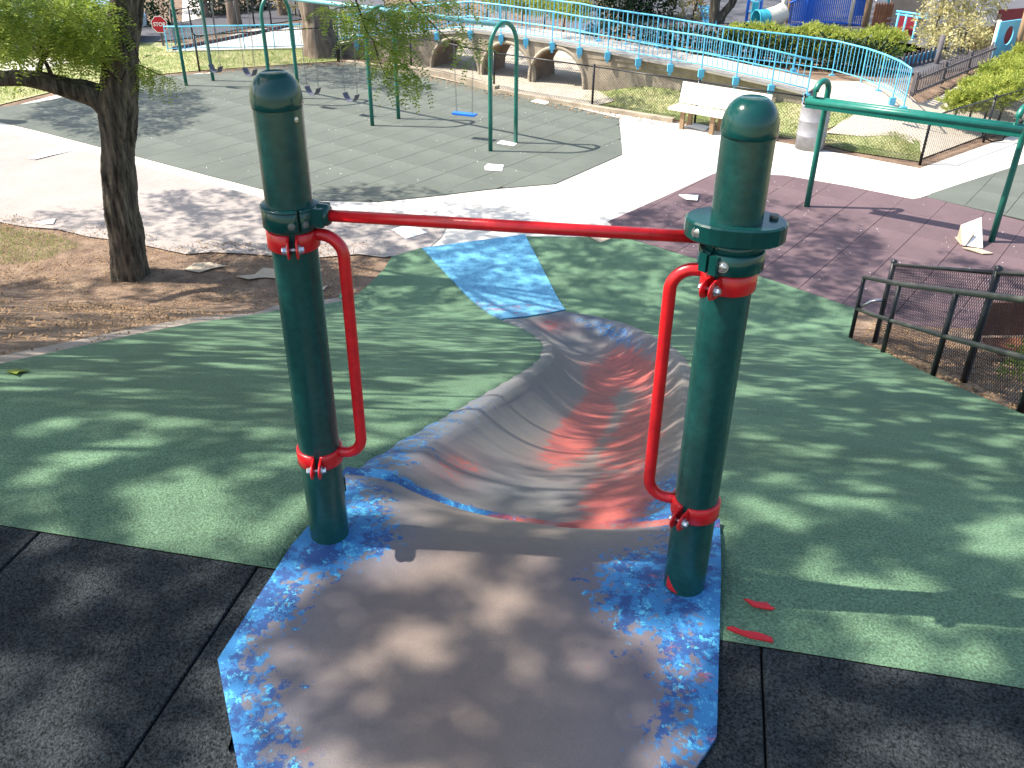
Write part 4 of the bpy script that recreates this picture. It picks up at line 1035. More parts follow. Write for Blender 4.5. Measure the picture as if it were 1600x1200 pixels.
for P_, r0, r1 in (([(60, 128), (62, 108), (66, 94), (80, 75), (95, 48), (108, 20), (120, -20)], .035, .02), ([(84, 130), (78, 112), (70, 96), (58, 82), (38, 58), (25, 40)], .03, .012), ([(70, 92), (60, 60), (58, 20), (50, -20)], .018, .01), ([(95, 48), (130, 30), (150, 10)], .014, .007), ([(197, 110), (185, 125), (150, 95), (120, 85)], .01, .004), ([(40, 122), (30, 100), (22, 92)], .012, .005), ([(208, 60), (214, 85), (220, 100)], .012, .005), ([(215, 100), (240, 112), (270, 125)], .008, .003)):
    obj('branch', limb([ptd(*q, yA-.2) for q in P_], r0, r1, 7), m_twig, roots[0])
def cloud(regs, jit=(0, 0)):
    out = []
    for cx, cy, rx, ry, n, d0, d1 in regs:
        for _ in range(n):
            a = random.uniform(0, 6.28); r = math.sqrt(random.random()); out.append(ptd(cx+rx*r*math.cos(a), cy+ry*r*math.sin(a), random.uniform(d0, d1)))
    return np.array(out)
pts = cloud([(60, 10, 75, 42, 520, 9.8, 12.6), (20, 55, 45, 34, 210, 9.8, 12.4), (120, 55, 55, 32, 300, 10.2, 12), (145, 85, 38, 20, 50, 10.4, 12), (105, 70, 50, 18, 70, 10.4, 12), (130, 5, 50, 18, 150, 10, 12), (-10, 20, 40, 60, 160, 9.8, 12), (22, 128, 12, 10, 7, 11, 11.2), (170, 30, 20, 30, 40, 10.6, 11.2)])
v, f = sprays(pts, 1.5, L=.034, W=.016); o = npmesh('foliage', v, f, m_leaf, roots[0], 'stuff')
pts = cloud([(228, 112, 18, 14, 46, 10.8, 11.6), (250, 124, 20, 10, 20, 10.8, 11.4), (218, 95, 8, 12, 6, 11, 11.3)])
v, f = sprays(pts, 1.3, W=.014); npmesh('foliage', v, f, m_leaf, roots[0], 'stuff')
# drooping spray above the swings, hanging from the tall tree left of the slide
yS = 8.2
tw = [([(540, -60), (556, 0), (566, 28), (572, 48), (584, 64)], .010, .005), ([(584, 64), (590, 88), (598, 108), (604, 122)], .006, .004), ([(604, 122), (620, 126), (634, 134), (650, 141)], .004, .002), ([(560, 10), (530, 12), (512, 20)], .005, .002),
      ([(600, -60), (640, 0), (662, 22), (678, 40), (700, 60), (725, 74), (752, 76)], .008, .003), ([(662, 22), (690, 30), (705, 34)], .003, .0015), ([(566, 28), (600, 40), (625, 55)], .004, .002), ([(584, 64), (612, 80), (632, 92)], .004, .002), ([(640, 0), (670, -4), (700, 2)], .004, .002)]
for P_, a, b_ in tw: obj('branch', limb([ptd(*q, yS) for q in P_], a, b_, 6), m_twig, roots[1])
obj('branch', limb([Vector((-7.4, 2.3, 6.4)), Vector((-4.5, 6.0, 6.6)), ptd(540, -60, yS), ], .06, .010, 7), m_twig, roots[1])
obj('branch', limb([Vector((-4.5, 6.0, 6.6)), Vector((-2.8, 7.2, 6.0)), ptd(600, -60, yS), ], .03, .008, 7), m_twig, roots[1])
pts = cloud([(570, 10, 75, 16, 110, 7.9, 8.8), (600, 34, 40, 22, 80, 7.9, 8.8), (545, 40, 32, 30, 22, 7.9, 8.8), (612, 72, 28, 18, 50, 7.9, 8.6), (575, 75, 22, 20, 10, 7.9, 8.6), (625, 102, 22, 22, 40, 7.9, 8.5), (650, 14, 40, 16, 44, 7.9, 8.5), (700, 4, 45, 8, 36, 7.9, 8.5), (652, 40, 20, 16, 14, 7.9, 8.5), (712, 42, 12, 20, 15, 8, 8.4), (736, 64, 18, 12, 12, 8, 8.4), (735, 92, 10, 10, 4, 8, 8.4), (608, 130, 14, 9, 6, 8, 8.4), (648, 126, 24, 14, 22, 8, 8.4)])
v, f = sprays(pts, 1.25, .45, W=.0135); npmesh('foliage', v, f, m_leaf, roots[1], 'stuff')
for rt, r in ((roots[1], .28), (roots[2], .26), (roots[4], .25)):
    p = wpos(rt); z = T(p.x, p.y); obj('trunk', trunk_mesh([p+Vector((0, 0, z-.2)), p+Vector((.1, 0, z+2)), p+Vector((0, .05, 4.5)), p+Vector((0, 0, 6.2))], [r*1.3, r, r*.9, r*.7]), m_bark, rt)
m_bark2 = M('pale_bark', (.10, .07, .055), .95, 0, 10, col2=(.28, .22, .17), bump=.8, bscale=20, stretch=(1, 1, .15), fac=.5)
obj('trunk', trunk_mesh([TD+Vector((.05, 0, -.2)), TD+Vector((0, 0, .1)), TD+Vector((-.05, 0, 1.)), TD+Vector((-.15, 0, 2.2)), TD+Vector((-.25, 0, 4.5)), TD+Vector((-.2, 0, 6.5))], [.62, .50, .40, .43, .40, .3], 36, 70, .12), m_bark2, roots[3])

# ------------------------------------------------------------------ background vegetation
def P3(px, py, z=.6): return Vector((*at(px, py, z), z))
def shrub(name, label, cs, per, mat, kind='j', L=.16, W=.035, cat_='shrub', group=None):
    c0_ = cs[0]; t = thing(name, label, cat_, (c0_[0], c0_[1], c0_[2]-c0_[5]*.6), group)
    v, f = juniper(cs, per) if kind == 'j' else blobs(cs, per, L, W)
    npmesh('foliage', v, f, mat, t, 'stuff')
    for c in cs[:4]: obj('stem', limb([(c[0], c[1], c[2]-c[5]-.2), (c[0]+.05, c[1], c[2]), (c[0]+.1, c[1]+.05, c[2]+c[5]*.4)], .03, .01, 5), m_twig, t)
    return t
jl = [(1150, 74, .38), (1172, 76, .40), (1192, 78, .40), (1215, 84, .42), (1240, 86, .42), (1262, 88, .50), (1288, 92, .48), (1312, 96, .46), (1336, 100, .48), (1358, 100, .55), (1380, 104, .55)]
for gi, (lab, idx) in enumerate((('low yellow green juniper nearest the tube slide behind the far railing', (0, 1, 2)), ('yellow green juniper in front of the arched blue bridge', (3, 4, 5)), ('yellow green juniper below the brown board wall', (6, 7, 8)), ('bushy juniper at the curving end of the far ramp railing', (9, 10)))):
    cs = []
    for i in idx:
        x, y, r = jl[i]; p = P3(x, y); cs += [(p.x, p.y, .6+r*.75, r*1.0, r*.8, r*.75), (p.x+.15, p.y+.3, .6+r*.95, r*.7, r*.6, r*.6), (p.x-.2, p.y-.1, .6+r*.4, r*.8, r*.6, r*.5)]
    shrub('juniper', lab, cs, 420, m_jun)
cs = []
for x, y, r in ((1492, 176, .34), (1515, 178, .42), (1540, 176, .5), (1565, 170, .55), (1595, 160, .6), (1560, 145, .6), (1590, 128, .6), (1530, 155, .45), (1625, 150, .6), (1625, 115, .7)):
    p = P3(x, y, .45); cs.append((p.x, p.y, .45+r*.55, r, r*.8, r*.7))
shrub('juniper', 'large yellow green juniper at the right edge beyond the corner fence', cs, 700, m_jun)
for lab, xs, mt in (('dark evergreen hedge showing through the blue railings left of centre', (950, 985, 1020, 1055), m_dkleaf), ('dark leafy shrubs behind the blue railing below the forked tree', (1085, 1115, 1145, 1175), m_dkleaf), ('dull green shrubs behind the blue railing below the junipers', (1205, 1240, 1275, 1310), m_dkleaf), ('dark shrub at the foot of the curving railing', (1340, 1368), m_dkleaf)):
    cs = []
    for x in xs: p = P3(x+random.uniform(-6, 6), 80+(x-950)*.09); cs.append((p.x, p.y, .95, .55, .35, .45))
    shrub('dark_shrub', lab, cs, 900, mt, 'b', .10, .05)
for lab, px_, py_, r, hz_, mt in (('dark evergreen tree behind the bridge at the top centre', 975, 40, .9, 1.2, m_dkleaf), ('dark evergreen tree with dense foliage right of the iron fence', 1015, 36, .8, 1.1, m_dkleaf)):
    p = P3(px_, py_, .5); shrub('evergreen_tree', lab, [(p.x, p.y, 1.4, r, r*.8, hz_), (p.x+.3, p.y+.3, 2.2, r*.7, r*.6, .9), (p.x-.4, p.y, 1.1, r*.6, r*.5, .7)], 900, mt, 'b', .12, .06, 'tree')
for lab, px_, py_, r in (('small orange leaved shrub beside the short blue slide', 1080, 34, .42), ('grey green shrub with thin leaves left of the orange shrub', 1048, 32, .38)):
    p = P3(px_, py_, .6); shrub('small_shrub', lab, [(p.x, p.y, .95, r, r*.8, r), (p.x+.1, p.y, 1.4, r*.7, r*.6, r*.7)], 500, m_yel if r > .4 else m_olive, 'b', .10, .05)
cs = []
for x, y in ((780, 30), (815, 34), (850, 38), (880, 42), (905, 46)): p = P3(x, y, .4); cs.append((p.x, p.y, .8, .55, .5, .45))
shrub('yellow_bush', 'yellow green bushes behind the bridge railing above the tunnels', cs, 420, m_jun)
cs = []
for x, y in ((700, 22), (730, 22), (760, 24), (790, 22)): p = P3(x, y, .3); cs.append((p.x, p.y, .7, .6, .5, .7))
shrub('dry_bush', 'dry brown twiggy bushes above the middle tunnel', cs, 160, m_yel, 'b', .08, .04)
cs = []
for x, y, dz, r in ((1450, 84, 1.0, .55), (1475, 82, .9, .6), (1498, 88, .8, .6), (1455, 80, 1.8, .6), (1485, 78, 1.7, .7), (1515, 76, 1.5, .6), (1470, 76, 2.5, .7), (1500, 74, 2.4, .7), (1530, 72, 2.2, .6), (1545, 70, 1.8, .5), (1440, 76, 2.2, .4), (1470, 95, .5, .4), (1520, 90, .6, .4), (1445, 92, .6, .35), (1550, 60, 2.8, .7), (1585, 55, 3.0, .7), (1510, 60, 3.2, .7)):
    p = P3(x, y); cs.append((p.x, p.y, .6+dz*.8, r, r*.8, r*.75))
shrub('pale_tree', 'pale yellow small tree with sparse leaves behind the grey picket fence', cs, 620, m_ptree, 'b', .085, .05, 'tree')
for px_ in (1117, 1143):
    pass
tk = thing('forked_tree', 'forked dark tree trunk in front of the playground at the top', 'tree', P3(1117, 40))
for P_, r in (([(1117, 42), (1116, 20), (1118, 0), (1124, -40), (1135, -100)], .16), ([(1120, 42), (1130, 22), (1143, 5), (1155, -20), (1190, -80)], .12)):
    b0 = P3(1117, 40); obj('trunk', trunk_mesh([ptd(x, y, b0.y) for x, y in P_], [r*1.15, r, r*.95, r*.8, r*.5], 20, 40), m_bark, tk)
v, f = clusters(np.array([[b0.x+1.2, b0.y, 6.5]])+rng.normal(size=(160, 3))*np.array([1.2, 1.2, .6])); npmesh('crown', v, f, m_canopy, tk, 'stuff')
# street side: hedge, tan tree, slim trunks
def hedge(lab, a, b_, z0, h, w_, mt=m_dkleaf):
    a, b_ = P3(*a, z0), P3(*b_, z0); n = max(2, int((b_-a).length/.5)); cs = [(*(a.lerp(b_, i/n)).xy, z0+h*.5, .45, w_, h*.6) for i in range(n+1)]
    return shrub('hedge', lab, cs, 500, mt, 'b', .12, .07, 'hedge')
hedge('dark hedge across the street behind the stop sign', (175, 42), (256, 40), 0, .8, .5)
hedge('dark hedge beside the driveway across the street', (322, 26), (420, 14), 0, .7, .5)
hedge('dark hedge across the street behind the leafy branches at the left', (-60, 48), (120, 44), 0, 1.3, .5)
p = P3(262, 20, 0); shrub('tan_tree', 'tan leaved street tree above the stop sign', [(p.x, p.y, 1.9, .8, .6, .45), (p.x+.7, p.y, 1.75, .7, .5, .4), (p.x-.7, p.y, 1.8, .6, .5, .4)], 260, m_olive, 'b', .12, .07, 'tree')
for i, (lab, bx, by, r) in enumerate((('slim pale street tree trunk between the first two swing legs', 322, 28, .10), ('grey street tree trunk behind the sloping street fence', 367, 42, .20), ('brown tree trunk under the orange foliage left of the thick tree', 442, 24, .18))):
    p = P3(bx, by, 0); t = thing('street_tree', lab, 'tree', p); obj('trunk', trunk_mesh([p+Vector((.03, 0, -.1)), p+Vector((0, 0, 1.2)), p+Vector((-.1, 0, 3.)), p+Vector((-.1, 0, 5.4))], [r*1.2, r, r*.9, r*.7], 16, 30), m_bark2, t)
    v, f = clusters(np.array([[p.x, p.y, 6.3]])+rng.normal(size=(90, 3))*np.array([.9, .9, .4])); npmesh('crown', v, f, m_canopy, t, 'stuff')
p = P3(462, 26, 0); shrub('orange_bush', 'orange and yellow autumn bush between the arch and the thick tree', [(p.x, p.y, .7, .7, .5, .6), (p.x+.5, p.y+.3, 1.2, .6, .5, .5)], 320, m_yel, 'b', .10, .06)
p = P3(395, 12, 0); shrub('orange_bush', 'orange autumn bush at the top by the sloping street fence', [(p.x, p.y, .8, .7, .5, .5)], 260, m_yel, 'b', .10, .06)
p = P3(540, 66, 0); shrub('ivy_bush', 'leafy bush at the right foot of the thick tree', [(p.x, p.y, .45, .5, .4, .5), (p.x+.5, p.y-.3, .35, .4, .4, .4)], 420, m_jun, 'b', .09, .05)
# low dark wall beside the left path
mb = MB()
for a, b_ in (((270, 81), (330, 70)), ((330, 70), (400, 56)), ((400, 56), (452, 44))):
    a, b_ = P3(*a, 0), P3(*b_, 0); mb.prism([(a.x, a.y), (b_.x, b_.y), (b_.x, b_.y+.15), (a.x, a.y+.15)], 0, .13)
tag(obj('low_wall', mb, M('dark_curb', (.10, .05, .055), .9)), 'low dark red wall running diagonally beside the far left path', 'low wall')
# ------------------------------------------------------------------ signs, bench, barrel
p = Vector((*at(262, 82, 0), 0)); p = P3(256, 73, 0)
st = thing('stop_sign', 'red octagonal stop sign on a thin post behind the left railing', 'stop sign', p)
zc = zof(256, 38, p.x, p.y); b = MB(); b.box(p+Vector((0, 0, zc/2)), (.05, .05, zc)); obj('post', b, m_greyw, st)
r = .255; Y = p.y-.04
def octo(r_, y0, y1):
    b = MB(); pts = [(p.x+r_*math.cos(math.pi/8+k*math.pi/4), zc+r_*math.sin(math.pi/8+k*math.pi/4)) for k in range(8)]
    b.v = [(x, y0, z) for x, z in pts]+[(x, y1, z) for x, z in pts]; b.f = [tuple(range(8)), tuple(range(15, 7, -1))]+[(k, k+8, (k+1) % 8+8, (k+1) % 8) for k in range(8)]; b.sm = [False]*10; return b
obj('border', octo(r, Y, Y+.006), m_white, st); obj('plate', octo(r*.91, Y-.004, Y-.001), m_stopr, st)
cu = bpy.data.curves.new('lettering', 'FONT'); cu.body = 'STOP'; cu.size = .150; cu.align_x = 'CENTER'; cu.align_y = 'CENTER'; cu.extrude = .001; cu.offset = .004
tmp = bpy.data.objects.new('lettering_curve', cu); COL.objects.link(tmp); lme = bpy.data.meshes.new_from_object(tmp); bpy.data.objects.remove(tmp)
lt = bpy.data.objects.new('lettering', lme); COL.objects.link(lt); lt.parent = st; lt.location = Vector((p.x, Y-.007, zc))-p; lt.rotation_euler = (math.pi/2, 0, 0); lme.materials.clear(); lme.materials.append(m_white)
A, B = P3(1063, 203, 0), P3(1122, 214, 0); d = (B-A).normalized(); n_ = Vector((-d.y, d.x, 0)); ang = math.atan2(d.y, d.x)
bn = thing('park_bench', 'white painted bench on brown legs by the fence behind the right slide post', 'bench', A)
L_ = (B-A).length+1.15; cen = A+d*(L_/2-.32)+n_*.22
for k in range(3):
    b = MB(); b.box(cen+n_*(-.20+k*.165)+Vector((0, 0, .42)), (L_, .155, .045), ang); obj('seat_plank', b, m_bench, bn)
Mb = Matrix.Rotation(ang, 3, 'Z')@Matrix.Rotation(-.22, 3, 'X')
for k in range(3):
    b = MB(); b.box(cen+n_*(.25+k*.034)+Vector((0, 0, .53+k*.145)), (L_, .035, .138), M=Mb); obj('back_plank', b, m_bench, bn)
for u in (-L_/2+.32, L_/2-.32, -0.0):
    for v_ in (-.17, .2):
        b = MB(); b.box(cen+d*u+n_*v_+Vector((0, 0, .2)), (.09, .07, .4), ang); obj('leg', b, m_wood, bn)
    b = MB(); b.box(cen+d*u+n_*.30+Vector((0, 0, .60)), (.06, .03, .46), M=Mb); obj('back_support', b, m_wood, bn)
p = P3(1264, 232, 0); dr = thing('steel_drum', 'open grey steel trash drum beside the fence right of the tall post', 'trash drum', p)
prof_ = [(.0001, .02), (.27, .02), (.285, 0), (.285, .27), (.297, .285), (.285, .30), (.285, .56), (.297, .575), (.285, .59), (.285, .85), (.295, .86), (.295, .875), (.272, .875)]
b = MB(); b.lathe(p, prof_, 32); obj('shell', b, m_drum, dr); b = MB(); b.lathe(p, [(.2725, .873), (.27, .3), (.0001, .3)], 32); obj('lining', b, m_rust, dr)
# brown bench behind the near right fence
q0 = V(1560, 560)
bb = thing('brown_bench', 'brown wooden bench seen through the chain link fence at the right edge', 'bench', q0)
yb = q0.y; x0 = atd(1532, 520, yb)[0]; za = zof(1540, 522, x0, yb); zb2 = zof(1545, 470, x0, yb)
for k in range(3):
    b = MB(); b.box((x0+.95, yb+.02, za+(k+.5)*(zb2-za)/3), (1.9, .03, (zb2-za)/3-.008), .05); obj('back_plank', b, m_dwood, bb)
for u in (.55, 1.5):
    b = MB(); b.box((x0+u, yb+.07, (zb2+T(x0+u, yb))/2), (.07, .05, zb2-T(x0+u, yb)+.1)); obj('leg', b, m_blkm, bb)
b = MB(); b.box((x0+.95, yb-.2, za-.02), (1.9, .34, .035), .05); obj('seat', b, m_dwood, bb)
cs = []
for x, y, r in ((1590, 590, .14), (1605, 560, .18), (1575, 575, .12), (1560, 600, .12), (1620, 600, .18)): q = V(x, y)+Vector((.25, .25, 0)); cs.append((q.x, q.y, T(q.x, q.y)+r, r*1.3, r, r*1.3))
v_, f_2 = None, None
t = thing('small_shrub', 'small green leafy shrub behind the right chain link fence', 'shrub', (cs[0][0], cs[0][1], T(cs[0][0], cs[0][1])))
v, f = blobs(cs, 1500, .05, .025, shell=.2); npmesh('foliage', v, f, m_leaf, t, 'stuff')
obj('stem', limb([(cs[0][0], cs[0][1], cs[0][2]-.3), (cs[0][0], cs[0][1]+.05, cs[0][2]), (cs[0][0]+.1, cs[0][1], cs[0][2]+.2)], .012, .004, 5), m_twig, t)

# ------------------------------------------------------------------ parked cars
def car(lab, p, ang, mt):
    t = thing('parked_car', lab, 'car', p); c, s_ = math.cos(ang), math.sin(ang)
    def W3(x, y, z): return (p.x+x*c-y*s_, p.y+x*s_+y*c, p.z+z)
    pr = [(-2.1, .35), (-2.15, .7), (-1.95, .9), (-1.3, .98), (-.65, 1.38), (.75, 1.42), (1.45, 1.02), (2.0, .92), (2.15, .65), (2.1, .35)]
    b = MB(); n = len(pr); tap = lambda z, y: y*(1-.12*max(0, z-.95)/.45)
    b.v = [W3(x, tap(z, -.85), z) for x, z in pr]+[W3(x, tap(z, .85), z) for x, z in pr]; b.f = [tuple(range(n)), tuple(range(2*n-1, n-1, -1))]+[(k, k+n, (k+1) % n+n, (k+1) % n) for k in range(n)]; b.sm = [False]*len(b.f); obj('body', b, mt, t)
    for sg in (-1, 1):
        for xa, xb, xc, xd_ in ((-1.12, -.62, -.05, -.05), (.03, .03, .68, 1.2)):
            b = MB(); y = sg*.835; b.add([W3(xa, y*1.02, 1.0), W3(xd_, y*1.02, 1.0), W3(xc, sg*.765, 1.34), W3(xb, sg*.765, 1.34)], [(0, 1, 2, 3)]); b.add([W3(xa, y*1.02-sg*.01, 1.0), W3(xd_, y*1.02-sg*.01, 1.0), W3(xc, sg*.755, 1.34), W3(xb, sg*.755, 1.34)], [(3, 2, 1, 0)]); obj('window', b, m_glass, t)
        for x in (-1.3, 1.3):
            q = Vector(W3(x, sg*.80, .32)); ax = Vector((-s_, c, 0)); m = ax.to_track_quat('Z', 'Y').to_matrix(); b = MB(); b.lathe(q, [(.0001, -.11), (.28, -.11), (.32, -.08), (.32, .08), (.28, .11), (.0001, .11)], 20, M=m); wh = obj('wheel', b, m_tyre, t)
            b = MB(); b.lathe(q+ax*sg*.112, [(.0001, -.004), (.19, -.004), (.19, .004), (.0001, .004)], 16, M=m); obj('rim', b, m_zinc, wh)
    return t
car('pale blue parked car half hidden by leaves across the street at the left', P3(112, 64, 0), .04, m_car)
car('grey parked car behind the iron fence at the very top', P3(935, 3, 0), .05, m_drum)
# iron fence at the top centre
t = thing('iron_fence', 'dark iron picket fence at the top behind the yellow bushes', 'fence', P3(895, 22, .3)); a, b_ = P3(895, 20, .3), P3(1010, 34, .4)
mb = MB(); mb.tube([(0, 0, 0), (0, 0, .9)], .012, 4); pk = mesh('picket', mb, m_blkm)
for i in range(44): inst('picket', pk, a.lerp(b_, i/43), t)
for z in (.1, .8): pipe_obj('rail', [a+Vector((0, 0, z)), b_+Vector((0, 0, z))], .018, m_blkm, t, 5)

# ------------------------------------------------------------------ playground beyond the ramp
def vpost(name, px, py, r, h, mt, par, z=.6, n=10):
    p = P3(px, py, z); b = MB(); b.tube([p+Vector((0, 0, -.3)), p+Vector((0, 0, h))], r, n); return obj(name, b, mt, par)
def panel(name, pa, pb, h, th, mt, par, z=.6, z0=0):
    a, b_ = P3(*pa, z), P3(*pb, z); d = b_-a; b = MB(); b.box((a+b_)/2+Vector((0, 0, z0+h/2)), (d.length, th, h), math.atan2(d.y, d.x)); return obj(name, b, mt, par)
pt = thing('arched_bridge', 'deep blue arched play bridge with picket sides between wooden poles', 'play bridge', P3(1230, 46))
a, b_ = P3(1228, 44), P3(1352, 44)
arc = [a.lerp(b_, i/20)+Vector((0, 0, .72+.30*math.sin(math.pi*i/20))) for i in range(21)]; pipe_obj('top_rail', arc, .03, m_dblue, pt)
arc2 = [a.lerp(b_, i/20)+Vector((0, .9, .85+.30*math.sin(math.pi*i/20))) for i in range(21)]; pipe_obj('top_rail', arc2, .03, m_dblue, pt)
arc3 = [a.lerp(b_, i/20)+Vector((0, 0, .05+.12*math.sin(math.pi*i/20))) for i in range(21)]; pipe_obj('bottom_rail', arc3, .03, m_dblue, pt)
for k in range(1, 40):
    for rr_, dy, hh_ in ((arc, 0, .9), (arc2, .9, 1.0)):
        q = a.lerp(b_, k/40)+Vector((0, dy, .05)); top = .72+.30*math.sin(math.pi*k/40)+(.13 if dy else 0)
        b = MB(); b.box(q+Vector((0, 0, top/2)), (.028, .02, top-.05)); obj('picket', b, m_dblue, pt)
b = MB(); b.box((a+b_)/2+Vector((0, .45, .05)), ((b_-a).length, .9, .06)); obj('deck', b, m_greyw, pt)
panel('side_panel', (1328, 30), (1350, 30), .75, .04, M('faded_blue', (.06, .12, .36), .6, .1, 4), pt, z0=.1)
for x, y, r, h, mt in ((1219, 48, .085, 2.2, m_cream), (1230, 40, .08, 2.2, m_wood), (1257, 42, .07, 2.2, m_dblue), (1326, 44, .055, 2.2, m_cream), (1350, 46, .10, 2.4, m_wood)): vpost('post', x, y, r, h, mt, pt)
# tube slide
ts = thing('tube_slide', 'short teal and white tube slide opening to the left beside a pale pole', 'tube slide', P3(1200, 50))
p = P3(1200, 50)+Vector((0, 0, .38)); pa = [p+Vector((-.42, -.1, -.02)), p+Vector((-.1, .0, .0)), p+Vector((.2, .12, .06)), p+Vector((.42, .24, .14))]
for nm, i0, i1, mt in (('mouth', 0, 2, m_tealp), ('tube', 1, 4, m_cream)):
    b = MB(); b.tube(pa[i0:i1], .27, 20, caps=False); b.tube(pa[i0:i1], .25, 20, caps=False); obj(nm, b, mt, ts)
q = Vector((-.95, -.3, 0)).to_track_quat('Z', 'Y').to_matrix(); b = MB(); b.lathe(pa[0], [(.25, 0), (.285, .0), (.285, .03), (.25, .03)], 24, M=q); obj('rim', b, m_tealp, ts)
# blue climber
cb_ = thing('blue_climber', 'bright blue metal climber with upright posts left of the tube slide', 'climber', P3(1175, 46))
for x in (1164, 1184): vpost('post', x, 46, .045, 2.3, m_dblue, cb_)
for k in range(4): a, b_ = P3(1164, 46), P3(1184, 46); z = Vector((0, 0, .25+k*.3)); pipe_obj('rung', [a+z, (a+b_)/2+z+Vector((0, -.1, -.08)), b_+z], .03, m_blue, cb_)
panel('panel', (1170, 48), (1180, 48), .8, .05, m_tealp, cb_)
# short blue slide
bs = thing('short_slide', 'small bright blue slide with a maroon entry behind the orange shrub', 'slide', P3(1102, 44))
a, b_ = P3(1100, 18)+Vector((0, 0, .2)), P3(1110, 46)+Vector((0, 0, .05)); d = (b_-a).normalized(); s_ = Vector((.24, 0, 0)); b = MB()
b.add([a-s_, a+s_, b_+s_*.7, b_-s_*.7, a-s_+Vector((0, 0, .15)), a+s_+Vector((0, 0, .15)), b_+s_*.7+Vector((0, 0, .12)), b_-s_*.7+Vector((0, 0, .12))], [(0, 1, 2, 3), (3, 2, 1, 0), (0, 3, 7, 4), (4, 7, 3, 0), (1, 5, 6, 2), (2, 6, 5, 1)]); obj('bed', b, m_blue, bs)
panel('entry_panel', (1092, 14), (1108, 14), 1.0, .08, m_maroon, bs, z0=.4); vpost('post', 1092, 20, .05, 1.6, m_maroon, bs); vpost('post', 1110, 20, .05, 1.6, m_maroon, bs)
# board wall
bw = thing('board_wall', 'red brown board wall with pointed boards right of the arched bridge', 'board wall', P3(1358, 54))
a, b_ = P3(1358, 55), P3(1387, 56); nb_ = 7; me_ = None
for k in range(nb_):
    q = a.lerp(b_, (k+.5)/nb_); w_ = (b_-a).length/nb_-.012; b = MB(); b.box(q+Vector((0, 0, .42)), (w_, .035, .84)); b.add([q+Vector(v) for v in ((-w_/2, -.0175, .84), (w_/2, -.0175, .84), (0, -.0175, .92), (-w_/2, .0175, .84), (w_/2, .0175, .84), (0, .0175, .92))], [(0, 1, 2), (5, 4, 3), (0, 2, 5, 3), (1, 4, 5, 2)]); obj('board', b, m_dwood, bw)
b = MB(); b.box((a+b_)/2+Vector((0, .04, .6)), ((b_-a).length, .03, .08)); obj('cross_rail', b, m_dwood, bw)
# tan playhouse panel with windows
ph = thing('playhouse', 'tan playhouse wall with two small windows and white panel at the top right', 'playhouse', P3(1400, 34))
panel('wall', (1384, 38), (1440, 38), .95, .06, m_tan, ph, z0=.1)
for x in (1394, 1405): panel('window', (x, 37.5), (x+7, 37.5), .28, .05, m_cream, ph, z0=.72)
panel('white_panel', (1363, 30), (1381, 30), 1.0, .05, m_white, ph, z0=.55); vpost('post', 1382, 34, .05, 1.7, m_tealp, ph); vpost('post', 1424, 36, .07, 1.7, m_tan, ph)
# blue stall
bk = thing('blue_play_stall', 'open blue framed play stall with a flat roof bar beside the pale tree', 'play stall', P3(1420, 70))
for x, y in ((1396, 62), (1408, 64), (1424, 68)): vpost('post', x, y, .03, .72, m_blue, bk)
a, b_ = P3(1392, 60), P3(1440, 68); 
for z in (.74, .66): pipe_obj('roof_bar', [a+Vector((0, 0, z)), b_+Vector((0, 0, z))], .03, m_blue, bk, 6)
pipe_obj('sill', [a+Vector((0, 0, .05)), P3(1408, 68), P3(1424, 74)], .03, m_blue, bk, 6); panel('back_panel', (1398, 58), (1426, 62), .6, .04, m_maroon, bk)
for k in range(4): panel('slat', (1380, 60), (1398, 61), .05, .03, m_greyw, bk, z0=.1+k*.14)
sheet('grey_mat', PX([(1385, 78), (1400, 68), (1425, 72), (1460, 84), (1450, 92), (1410, 92)]), m_street, .05, .45, kind='structure')
# low blue picket fence
lf = thing('low_fence', 'short picket fence with blue panel left of the grey picket fence', 'fence', P3(1412, 112))
a, b_ = P3(1408, 112), P3(1462, 98)
for k in range(9): q = a.lerp(b_, k/8); b = MB(); b.box(q+Vector((0, 0, .2)), (.05, .03, .44)); obj('picket', b, m_greyw, lf)
b = MB(); d = b_-a; b.box((a+b_)/2+Vector((0, .05, .22)), (d.length, .02, .2), math.atan2(d.y, d.x)); obj('panel', b, m_blue, lf); vpost('post', 1462, 104, .06, .75, m_greyw, lf)
# grey picket fence
gf = thing('picket_fence', 'weathered grey picket fence running diagonally to the blue panel with a round hole', 'fence', P3(1428, 150))
a, b_ = P3(1426, 150), P3(1548, 98); d = (b_-a); dn = d.normalized(); an = math.atan2(d.y, d.x); N_ = 34
for k in range(N_+1):
    q = a.lerp(b_, k/N_); h = .46+random.uniform(-.015, .02); b = MB(); b.box(q+Vector((0, 0, h/2)), (.045, .022, h), an); b.add([q+Vector((0, 0, h+.05)), q+Vector((0, 0, h))-dn*.022, q+Vector((0, 0, h))+dn*.022], [(0, 1, 2), (2, 1, 0)]); obj('picket', b, m_greyw, gf)
for z in (.08, .36): b = MB(); b.box((a+b_)/2+Vector((-dn.y*-.03, dn.x*-.03, z)), (d.length, .03, .05), an); obj('rail', b, m_greyw, gf)
for k in (0, .33, .66, 1): q = a.lerp(b_, k)+Vector((.0, .06, 0)); b = MB(); b.box(q+Vector((0, 0, .24)), (.08, .08, .52), an); obj('post', b, m_greyw, gf)
